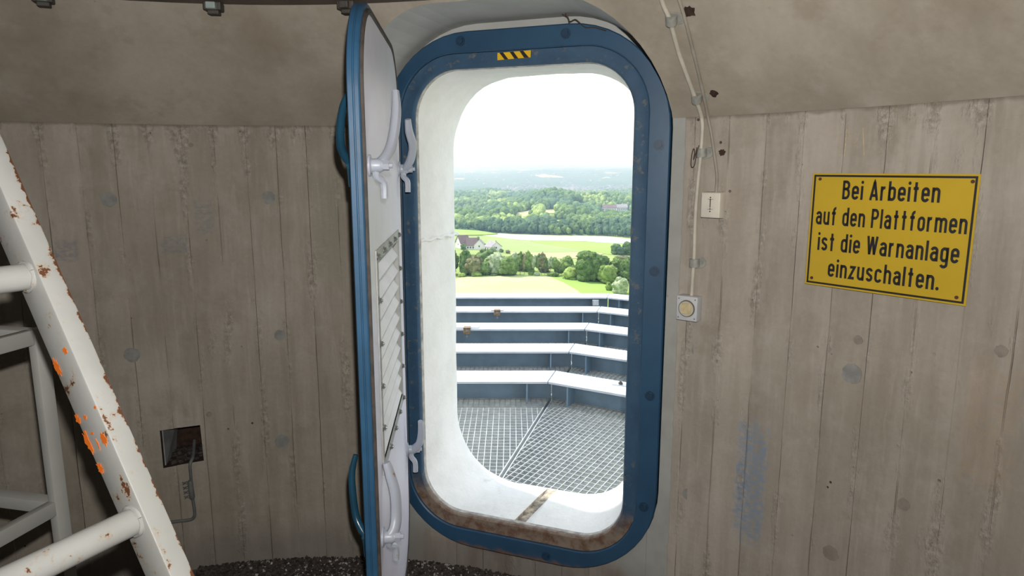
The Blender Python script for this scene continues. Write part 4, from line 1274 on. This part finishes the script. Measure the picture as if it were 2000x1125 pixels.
field([(855, 447), (900, 450.5), (935, 452.5), (972, 458.5), (945, 460.5), (905, 461), (860, 461)], F_GREEN, 'green field at the edge of the wood')
field([(942, 460.3), (975, 456), (1000, 458), (1060, 460.2), (1118, 461.5), (1135, 466), (1147, 471.5), (1085, 470.5), (1030, 470), (1000, 467.5), (970, 463)], F_CREAM, 'cream stubble strip', .3)
field([(1118, 461), (1150, 461.5), (1190, 463), (1240, 469), (1240, 476), (1200, 475.5), (1148, 472), (1136, 466)], F_FILM, 'whitish covered rows', .35)
field([(955, 468), (1000, 468.5), (1035, 471.5), (1060, 477), (1110, 485), (1150, 491), (1100, 493), (1040, 492.5), (1000, 492.5), (965, 488), (945, 478)], F_LGREEN, 'light green crop field')
field([(1036, 471.3), (1090, 472), (1148, 472.5), (1200, 476.5), (1240, 480), (1240, 500), (1190, 497), (1150, 491), (1110, 485), (1060, 477)], F_GREEN, 'bright green field between the crops', .3)
field([(996, 493), (1040, 493), (1100, 493.4), (1150, 491.5), (1180, 496), (1160, 503), (1100, 506), (1000, 503)], F_TAN, 'tan field strip', .3)
MEAD = [([(996, 423), (1008, 417), (1035, 413), (1047, 412), (1044, 418), (1030, 424), (1005, 427)], 'dry meadow clearing in the wood'),
        ([(1066, 434), (1085, 432), (1112, 431), (1120, 436), (1098, 440), (1072, 440)], 'narrow green clearing in the wood'),
        ([(1060, 411), (1088, 409), (1086, 418), (1062, 419)], 'small clearing behind the dark row of trees')]
for pix, lab in MEAD: field(pix, F_MEADOW if 'dry' in lab or 'small' in lab else F_LGREEN, lab, 0.4)

# ------------------------------------------------------------------ trees
def leaf_mat(name, c1, c2):
    n = NT(name); P = n.pos()
    oi = n.t.nodes.new('ShaderNodeObjectInfo').outputs['Random']
    f = n.noise(P, 0.42, 5, 0.75)
    c = n.mix(n.step(f, 0.35, 0.65), c1, c2)
    c = n.mul(c, n.mix(oi, (0.78, 0.80, 0.80), (1.22, 1.18, 1.10)))
    n.bsdf(Base_Color=c, Roughness=0.85, Specular_IOR_Level=0.15)
    n.bump(n.noise(P, 2.2, 4, 0.7), 0.9, 0.5)
    return n.m
LV = {'dark': leaf_mat('dark_green_leaves', (0.037, 0.085, 0.025), (0.150, 0.231, 0.069)),
      'mid': leaf_mat('mid_green_leaves', (0.075, 0.150, 0.037), (0.244, 0.338, 0.100)),
      'light': leaf_mat('yellow_green_leaves', (0.131, 0.225, 0.050), (0.338, 0.425, 0.125)),
      'silver': leaf_mat('silvery_leaves', (0.163, 0.237, 0.131), (0.425, 0.488, 0.312)),
      'brown': leaf_mat('brownish_leaves', (0.106, 0.119, 0.050), (0.300, 0.281, 0.144)),
      'blue': leaf_mat('blue_green_leaves', (0.035, 0.085, 0.045), (0.125, 0.200, 0.098))}
BARK = simple('grey_bark', (0.20, 0.175, 0.145), 0.9, var=0.2, scale=2)
def ico(sub):
    bm = bmesh.new(); bmesh.ops.create_icosphere(bm, subdivisions=sub, radius=1.0)
    v = np.array([q.co[:] for q in bm.verts]); f = np.array([[q.index for q in fc.verts] for fc in bm.faces]); bm.free()
    return v, f
ICO = {k: ico(k) for k in (1, 2, 3)}
def crown_geo(seed, nl, sub, cards=0, z0=.12, slim=1.0):
    """unit crown: height 0..1, radius about 0.42*slim"""
    rr = random.Random(seed); V = []; Fc = []; nb = 0
    v0, f0 = ICO[sub]
    lumps = [(0, 0, (z0 + 1) / 2, .34 * slim, (1 - z0) * .44)]
    for k in range(nl):
        a = rr.uniform(0, 2 * PI); zz = rr.uniform(z0 + .10, .90)
        env = math.sin(PI * min(1, max(0, (zz - z0 + .08) / (1.08 - z0)))) ** .6
        rad = .30 * slim * env * rr.uniform(.6, 1.0); s_ = rr.uniform(.13, .21)
        lumps.append((math.cos(a) * rad, math.sin(a) * rad, min(zz, 1 - s_ * .8), s_ * (.6 + .4 * slim), s_ * .85))
    for (x, y, z, r_, h_) in lumps:
        q = v0.copy()
        off = Vector((seed * 3.1 + x * 9, y * 9, z * 9))
        d = np.array([1 + .30 * mnoise.noise(Vector(p) * 1.9 + off) + .30 * mnoise.noise(Vector(p) * 4.7 + off) for p in q])
        q = q * d[:, None] * np.array([r_, r_, h_]) + np.array([x, y, z])
        V.append(q); Fc += [tuple(int(i) + nb for i in f) for f in f0]; nb += len(q)
    allv = np.concatenate(V)
    if cards:
        ex = []
        for k in range(cards):
            p = allv[rr.randrange(len(allv))]
            c = p + np.array([rr.gauss(0, .012) for _ in range(3)])
            a = np.array([rr.gauss(0, 1) for _ in range(3)]); a /= np.linalg.norm(a)
            b = np.cross(a, [rr.gauss(0, 1) for _ in range(3)]); b /= np.linalg.norm(b) + 1e-6
            s_ = rr.uniform(.018, .042)
            ex += [c - a * s_, c + b * s_ * .6, c + a * s_, c - b * s_ * .6]
            Fc.append((nb, nb + 1, nb + 2, nb + 3)); nb += 4
        allv = np.concatenate([allv, np.array(ex)])
    return allv, Fc
def trunk_geo(h=.25, r=.022):
    m_ = MB(); m_.tube([(0, 0, -.02), (0, 0, h)], [r, r * .7], 7); return np.array(m_.v), m_.f
def np_mesh(name, V, Fc, mats, midx=None, smooth=True):
    me = bpy.data.meshes.new(name); me.from_pydata([tuple(map(float, p)) for p in V], [], [tuple(f) for f in Fc])
    for m_ in mats: me.materials.append(m_)
    if smooth: me.polygons.foreach_set('use_smooth', [True] * len(me.polygons))
    return me
crown_cache = {}
def crown_mesh(kind, var, leaf):
    key = (kind, var, leaf)
    if key not in crown_cache:
        if kind == 'round': V, Fc = crown_geo(10 + var, 26, 3, 1800, -.02)
        elif kind == 'bush': V, Fc = crown_geo(40 + var, 16, 3, 1100, -.10, 1.25)
        else: V, Fc = crown_geo(70 + var, 16, 2, 900, .38, .50)
        crown_cache[key] = np_mesh('crown', V, Fc, [LV[leaf]])
    return crown_cache[key]
_tv, _tf = trunk_geo(.30, .022); TRUNK = np_mesh('trunk', _tv, _tf, [BARK])
_tv, _tf = trunk_geo(.90, .011); TRUNK_THIN = np_mesh('trunk', _tv, _tf, [BARK])
def tree(name, px, ybase, ytop, hwpx, kind, leaf, label, group, var=0, cat='tree'):
    p = gpt(px, ybase); d = p.y
    t_ = ray(px, ytop); h = (t_.z / t_.y) * d + EYE - p.z
    w = 1.18 * hwpx * d / 1310 / (.47 if kind == 'round' else .58 if kind == 'bush' else .26)
    rz = rnd.uniform(0, 6)
    t = empty(name, p, rz); tag(t, label, cat, group)
    c = link_mesh('crown', crown_mesh(kind, var, leaf), t); c.scale = (w, w, h)
    if kind != 'bush':
        k = link_mesh('trunk', TRUNK_THIN if kind == 'slim' else TRUNK, t); k.scale = (h, h, h)
    return t
belt = 'trees in the belt behind the near field'
NT_ = [
 (909, 537, 488, 13, 'round', 'dark', 'dark green tree of the belt, next to the white tunnel wall', 0),
 (948, 512, 486, 18, 'bush', 'mid', 'low green treetops below the gabled house', 1),
 (926, 538, 500, 18, 'round', 'brown', 'brownish broad tree of the belt below the gabled house', 1),
 (946, 537.5, 511, 14, 'round', 'mid', 'smaller mid-green tree beside the brownish one', 2),
 (972, 536, 493, 18, 'round', 'silver', 'silvery grey-green tree of the belt', 3),
 (994, 538, 497, 20, 'round', 'mid', 'broad leafy green tree left of the bare thin trunks', 4),
 (1106, 533, 500, 14, 'round', 'mid', 'round green tree between the thin trunks and the biggest tree', 1),
 (1148, 549, 491, 26, 'round', 'dark', 'biggest dark green tree of the belt, above the green meadow', 2),
 (1166, 549.5, 495, 22, 'round', 'dark', 'dark tree merging with the biggest one on its sunless side', 3),
 (1186, 554, 514, 18, 'round', 'light', 'yellow-green tree at the edge of the green meadow', 4),
 (1207, 548, 503, 18, 'round', 'mid', 'mid-green tree behind the yellow-green one, by the right jamb', 0),
 (1226, 552, 506, 16, 'round', 'dark', 'dark tree half hidden by the right jamb', 1),
 (1114, 545.5, 522, 16, 'bush', 'light', 'light green bushy tree in front of the biggest tree', 0),
 (1212, 574, 541, 17, 'bush', 'silver', 'pale round bushy tree nearest to the platform, by the jamb', 1),
 (1190, 568, 551, 8, 'bush', 'mid', 'small bush beside the pale round tree', 2),
 (902, 541, 533, 8, 'bush', 'light', 'small light bush next to the tunnel wall', 2),
 (931, 540, 530, 11, 'bush', 'light', 'wide light green bush at the field edge below the brownish tree', 0),
 (965, 539, 535, 8, 'bush', 'mid', 'flat bush at the field edge below the silvery tree', 1),
 (1037, 538, 528, 6, 'bush', 'mid', 'upright bush among the thin trunks', 2),
 (1050, 539, 532, 6, 'bush', 'silver', 'pale round bush at the field edge under the thin trunks', 0),
 (1080, 540, 531, 12, 'bush', 'mid', 'broad green bush at the field edge right of the thin trunks', 1),
 (1202, 497, 475, 10, 'round', 'dark', 'dark tree standing on the bright green field', 3),
 (1214, 498, 480, 9, 'round', 'blue', 'bluish tree beside the dark one on the bright field', 4),
 (1226, 498, 472, 12, 'round', 'dark', 'tall dark tree on the bright field, cut by the jamb', 0),
 (1216, 520, 500, 18, 'round', 'brown', 'brownish treetop behind the belt, by the right jamb', 2),
 (916, 520, 496, 16, 'round', 'mid', 'treetop showing between the dark tree and the brownish one', 3),
 (958, 530, 503, 15, 'round', 'light', 'yellowish treetop between the small green tree and the silvery one', 0),
 (1014, 528, 503, 13, 'round', 'brown', 'brownish understorey tree among the thin trunks, nearest the leafy tree', 1),
 (1032, 530, 512, 12, 'bush', 'mid', 'green understorey bush behind the thin trunks', 0),
 (1062, 531, 514, 13, 'bush', 'brown', 'dull understorey bush behind the thin trunks', 1),
 (1092, 532, 516, 12, 'bush', 'mid', 'green understorey bush at the end of the thin trunks', 2),
 (1178, 538, 504, 16, 'round', 'light', 'light treetop behind the dark pair and the yellow-green tree', 1),
 (880, 536, 487, 16, 'round', 'mid', 'green tree of the belt hidden behind the tunnel wall edge', 2),
]
for (px, yb, yt, hw_, kd, lf, lab, v_) in NT_:
    tree('leafy_tree' if kd == 'round' else 'bush', px, yb, yt, hw_, kd, lf, lab, belt, v_, 'tree' if kd == 'round' else 'bush')
thin = [(1008, 494), (1016, 492), (1024, 495), (1033, 491), (1043, 499), (1051, 496), (1057, 494), (1064, 500), (1075, 501), (1083, 503), (1090, 510), (1096, 512)]
for i, (px, yt) in enumerate(thin):
    tree('thin_tree', px, 537.5, yt, 5 if i % 3 else 7, 'slim', ('silver', 'mid', 'brown', 'mid')[i % 4], 'tall thin bare-trunked tree, %s counted from the broad leafy tree' % ('first second third fourth fifth sixth seventh eighth ninth tenth eleventh twelfth'.split()[i]), 'tall thin trees in the belt', i % 3)

# ------------------------------------------------------------------ houses
ROOF = simple('brown_roof_tiles', (0.16, 0.10, 0.095), 0.8, var=0.15, scale=1)
ROOFG = simple('grey_roof', (0.30, 0.28, 0.30), 0.8, var=0.15, scale=1)
WALLW = simple('white_render', (0.72, 0.70, 0.67), 0.8, var=0.05, scale=1)
GLASS = simple('dark_window_glass', (0.06, 0.075, 0.09), 0.1, var=0.1, scale=1)
def house(px, ybase, wpx, h_wall, h_roof, depth, rz, roof, label, wall=WALLW, nwin=3, floors=1):
    p = gpt(px, ybase); w = wpx * p.y / 1310
    t = empty('house', p, rz); tag(t, label, 'house', 'houses in the fields')
    Mx = WM[t.name]
    def W(x, y, z): return Mx @ Vector((x, y, z))
    m_ = MB(); a, b = w / 2, depth / 2
    m_.prism([W(-a, -b, -.5), W(-a, b, -.5), W(-a, b, h_wall), W(-a, 0, h_wall + h_roof), W(-a, -b, h_wall)], Mx.to_3x3() @ Vector((w, 0, 0)))
    m_.build('house_wall', wall, t)
    o = .5; sl = h_roof / b
    m_ = MB()
    for sg in (-1, 1):
        m_.prism([W(-a - o, sg * (b + o), h_wall - o * sl + .05), W(-a - o, 0, h_wall + h_roof + .05), W(-a - o, 0, h_wall + h_roof + .35), W(-a - o, sg * (b + o), h_wall - o * sl + .35)], Mx.to_3x3() @ Vector((w + 2 * o, 0, 0)))
    m_.build('roof', roof, t)
    m_ = MB(); c = W(a * .4, b * .3, h_wall + h_roof * .7 + .8); m_.box(c, (.4, 0, 0), (0, .4, 0), (0, 0, 1.2)); m_.build('chimney', ROOF, t)
    for fl_ in range(floors):
        for k in range(nwin):
            x = -a + w * (k + .5) / nwin; z = 1.0 + fl_ * 2.8
            m_ = MB(); m_.box(W(x, -b - .03, z + .7), Mx.to_3x3() @ Vector((.6, 0, 0)), Mx.to_3x3() @ Vector((0, .06, 0)), (0, 0, .7)); m_.build('window', GLASS, t)
    for sg in (-1, 1):
        m_ = MB(); m_.box(W(sg * a, 0, h_wall * .6 + .6), (.06, 0, 0) if rz == 0 else Mx.to_3x3() @ Vector((.06, 0, 0)), Mx.to_3x3() @ Vector((0, .6, 0)), (0, 0, .7)); m_.build('window', GLASS, t)
    return t
house(904, 484, 20, 4.5, 6.0, 11, 0.5, ROOF, 'house with a steep brown roof beside the tunnel wall, behind the gabled house', nwin=3)
house(921, 486, 20, 3.6, 5.6, 10, 0.1, ROOF, 'long house with a brown roof and skylight, left of the white gable', nwin=4)
house(937, 487, 13, 3.8, 4.6, 9, 1.45, ROOFG, 'white gabled house wing facing the tower', nwin=2)
house(963, 489, 21, 3.4, 4.0, 11, -0.9, ROOFG, 'pale house with a grey roof behind the silvery tree', nwin=3)
for i, (px, yb, wp_, lab) in enumerate(((1190, 415, 26, 'long white farm building on the wooded slope'), (1214, 414, 20, 'white building beside the long one on the wooded slope'), (1156, 415, 8, 'small white building apart from the others on the slope'))):
    house(px, yb, wp_, 7, 4, 12, 0.1 * (i - 1), ROOFG if i == 1 else ROOF, lab, nwin=6 if i < 2 else 2, floors=2 if i < 2 else 1)
# shrubs and garden trees round the houses
for i, (px, yb, yt, hw_, lf, lab) in enumerate(((934, 478, 462, 3, 'mid', 'slender garden tree behind the gabled house'), (905, 488, 476, 6, 'dark', 'dark garden tree beside the steep roof'), (948, 487, 476, 5, 'dark', 'dark garden shrub right of the white gable'), (962, 491, 481, 8, 'silver', 'pale garden tree in front of the grey roof'), (992, 495, 488, 5, 'brown', 'brown bush at the end of the gardens'), (979, 493, 486, 5, 'dark', 'dark hedge bush beside the pale house'))):
    tree('garden_tree' if hw_ < 4 else 'bush', px, yb, yt, hw_, 'slim' if hw_ < 4 else 'bush', lf, lab, 'garden trees and shrubs', i % 3, 'tree' if hw_ < 4 else 'bush')

# ------------------------------------------------------------------ the wood beyond the fields
def in_poly(x, y, poly):
    c = False; n_ = len(poly)
    for i in range(n_):
        x1, y1 = poly[i]; x2, y2 = poly[(i + 1) % n_]
        if (y1 > y) != (y2 > y) and x < (x2 - x1) * (y - y1) / (y2 - y1) + x1: c = not c
    return c
def hole(pix):
    ym = sum(p[1] for p in pix) / len(pix)             # open also before the clearing, so that the trees there do not hide it
    return [(gpt(px, py + (11 if py > ym else 0)).x, gpt(px, py + (11 if py > ym else 0)).y) for px, py in pix]
holes = [hole(pix) for pix, _ in MEAD]
holes.append(hole(((1168, 411), (1234, 410), (1234, 419), (1172, 420))))
edge_px = [(820, 449), (900, 449.5), (935, 451.5), (972, 456), (1000, 457), (1060, 459.2), (1118, 460), (1190, 461.5), (1240, 466), (1320, 468)]
def wood_edge(tx):
    """distance at which the wood begins along the direction x/y = tx"""
    px = 1000 + tx * 1340
    for (a, ya), (b, yb) in zip(edge_px, edge_px[1:]):
        if a <= px <= b:
            yy = ya + (yb - ya) * (px - a) / (b - a); r_ = ray(px, yy); return -68.0 / (r_.z / r_.y)
    return 700.0
FORM = [np_mesh('forest_tree', *(lambda a, b: (np.concatenate([a[0], b[0]]), list(a[1]) + [tuple(i + len(a[0]) for i in f) for f in b[1]]))(crown_geo(100 + k, 7, 2, 160, .10), trunk_geo(.3, .022)), [LV[lf]]) for k, lf in enumerate(('blue', 'mid', 'dark', 'light', 'blue', 'dark', 'mid', 'silver'))]
r_ = random.Random(21)
cand = []
yy = 640.0
while yy < 2000:
    step_ = 5.6 + (yy - 640) * .0042
    x0, x1 = -.15 * yy, .24 * yy
    xx = x0
    while xx < x1:
        x = xx + r_.uniform(-.45, .45) * step_; y = yy + r_.uniform(-.5, .5) * step_
        xx += step_
        if y < wood_edge(x / y) + 4: continue
        if any(in_poly(x, y, h) for h in holes): continue
        nz = mnoise.noise(Vector((x / 70, y / 110, 5)))
        if mnoise.noise(Vector((x / 120, y / 160, 11))) > .34 and y > 760: continue
        cand.append((x, y, nz))
    yy += step_
cand.sort(key=lambda c: c[1])
inview = [c for c in cand if -.080 < c[0] / c[1] < .178]
front = set(id(c) for c in inview[:290])
kinds = [('dark_tree', 'bluish tree', (0, 4)), ('green_tree', 'mid-green tree', (1, 6)), ('deep_green_tree', 'deep-green tree', (2, 5)), ('pale_tree', 'yellowish tree', (3, 7))]
def pick(nz):
    v = nz * 1.35 + r_.gauss(0, .10)
    return 0 if v < -.18 else 2 if v < .05 else 1 if v < .34 else 3
SV, SF = ICO[2]
noise_sets = [np.array([1 + .30 * mnoise.noise(Vector(p) * 2.1 + Vector((k * 5, 0, 0))) for p in SV]) for k in range(6)]
stuffV = {k: [] for k in range(4)}; fronts = {}
for c in cand:
    x, y, nz = c; k = pick(nz)
    h = r_.uniform(8, 14) * (0.62 + 0.38 * min(1.0, max(0.0, (y - wood_edge(x / y)) / 26.0))) * (1.12 if k in (0, 2) else .88); w = h * r_.uniform(.72, .98)
    z = ZGR + terrain_h(x, y)
    if id(c) in front:
        nm, lab, vs = kinds[k]
        o = bpy.data.objects.new(nm, FORM[r_.choice(vs)]); COL.objects.link(o)
        o.location = (x, y, z); o.scale = (w, w, h); o.rotation_euler = (0, 0, r_.uniform(0, 6))
        tx = x / y; back = y - wood_edge(tx)
        col_ = 'beside the tunnel wall' if tx < -.045 else 'above the gabled house' if tx < -.01 else 'above the cream strip' if tx < .05 else 'above the bright field' if tx < .095 else 'above the whitish rows' if tx < .135 else 'beside the blue jamb'
        row_ = 'at the wood edge' if back < 11 else 'just behind the wood edge' if back < 22 else 'deeper in the wood' if back < 34 else 'deepest in the wood'
        tag(o, lab, 'tree', 'trees at the near edge of the wood')
        fronts.setdefault((lab, row_, col_), []).append((tx, o))
    else:
        q = SV * noise_sets[r_.randrange(6)][:, None] * np.array([w * .46, w * .46, h * .48]) + np.array([x, y, z + h * .5])
        stuffV[k].append(q)
ORD = 'first second third fourth fifth sixth seventh eighth ninth tenth eleventh twelfth thirteenth fourteenth fifteenth sixteenth seventeenth eighteenth'.split()
for (lab, row_, col_), lst in fronts.items():
    lst.sort(key=lambda q: q[0])
    for i, (tx, o) in enumerate(lst):
        o['label'] = '%s %s, %s' % (lab, row_, col_) if len(lst) == 1 else '%s %s from the tunnel wall %s, %s' % ((ORD[i] if i < 18 else '%d%s' % (i + 1, {1: 'st', 2: 'nd', 3: 'rd'}.get((i + 1) % 10, 'th'))), lab, row_, col_)
for k, (nm, lf) in enumerate((('dark_forest', 'blue'), ('green_forest', 'mid'), ('deep_green_forest', 'dark'), ('pale_forest', 'light'))):
    n_ = len(stuffV[k]); nvt = len(SV)
    V = np.concatenate(stuffV[k])
    Fi = (SF[None, :, :] + (np.arange(n_) * nvt)[:, None, None]).reshape(-1, 3)
    me = bpy.data.meshes.new(nm); me.vertices.add(len(V)); me.vertices.foreach_set('co', V.ravel())
    me.loops.add(Fi.size); me.loops.foreach_set('vertex_index', Fi.ravel().astype(np.int32))
    me.polygons.add(len(Fi)); me.polygons.foreach_set('loop_start', np.arange(0, Fi.size, 3, dtype=np.int32)); me.polygons.foreach_set('loop_total', np.full(len(Fi), 3, dtype=np.int32))
    me.update(calc_edges=True); me.validate()
    me.polygons.foreach_set('use_smooth', [True] * len(Fi))
    me.materials.append(LV[lf])
    o = bpy.data.objects.new(nm, me); COL.objects.link(o)
    tag(o, ('dark bluish', 'mid-green', 'deep green', 'pale yellowish')[k] + ' treetops filling the wood further up the slope', 'forest', kind='stuff')

# the town in the valley, too small to tell house from house
m_ = MB()
for k in range(420):
    y = r_.uniform(2150, 3000); x = r_.gauss(.085, .055) * y
    if x / y < -.04: continue
    w = r_.uniform(3, 9); d_ = r_.uniform(3, 6); h = r_.uniform(3, 7); a = r_.uniform(0, 3)
    z = ZGR + terrain_h(x, y)
    m_.box((x, y, z + h / 2), (w * math.cos(a), w * math.sin(a), 0), (-d_ * math.sin(a), d_ * math.cos(a), 0), (0, 0, h / 2))
TOWNW = simple('pale_town_walls', (0.42, 0.41, 0.40), 0.8, var=0.2, scale=.05)
tag(m_.build('town_houses', TOWNW), 'tiny pale houses of the town in the hazy valley', 'town', kind='stuff')
m_ = MB()
for k in range(70):
    y = r_.uniform(3100, 4600); x = r_.uniform(-.09, .19) * y; w = r_.uniform(4, 9); a = r_.uniform(0, 3); h = r_.uniform(5, 8)
    m_.box((x, y, ZGR + terrain_h(x, y) + h / 2), (w * math.cos(a), w * math.sin(a), 0), (-8 * math.sin(a), 8 * math.cos(a), 0), (0, 0, h / 2))
tag(m_.build('hillside_houses', TOWNW), 'scattered pale houses on the hazy far hillside', 'town', kind='stuff')

# ------------------------------------------------------------------ summer haze over the valley
hz = bpy.data.materials.new('valley_haze'); hz.use_nodes = True
hz.node_tree.nodes.clear()
ho = hz.node_tree.nodes.new('ShaderNodeOutputMaterial'); hv = hz.node_tree.nodes.new('ShaderNodeVolumeScatter')
hv.inputs['Color'].default_value = (0.50, 0.78, 1.0, 1); hv.inputs['Density'].default_value = 0.00042; hv.inputs['Anisotropy'].default_value = 0.2
hz.node_tree.links.new(hv.outputs[0], ho.inputs['Volume'])
m_ = MB(); m_.abox((-6500, 300, ZGR - 80), (7500, 10200, ZGR + 420))
tag(m_.build('valley_haze', hz), 'thin white summer haze over the valley', 'haze', kind='stuff')
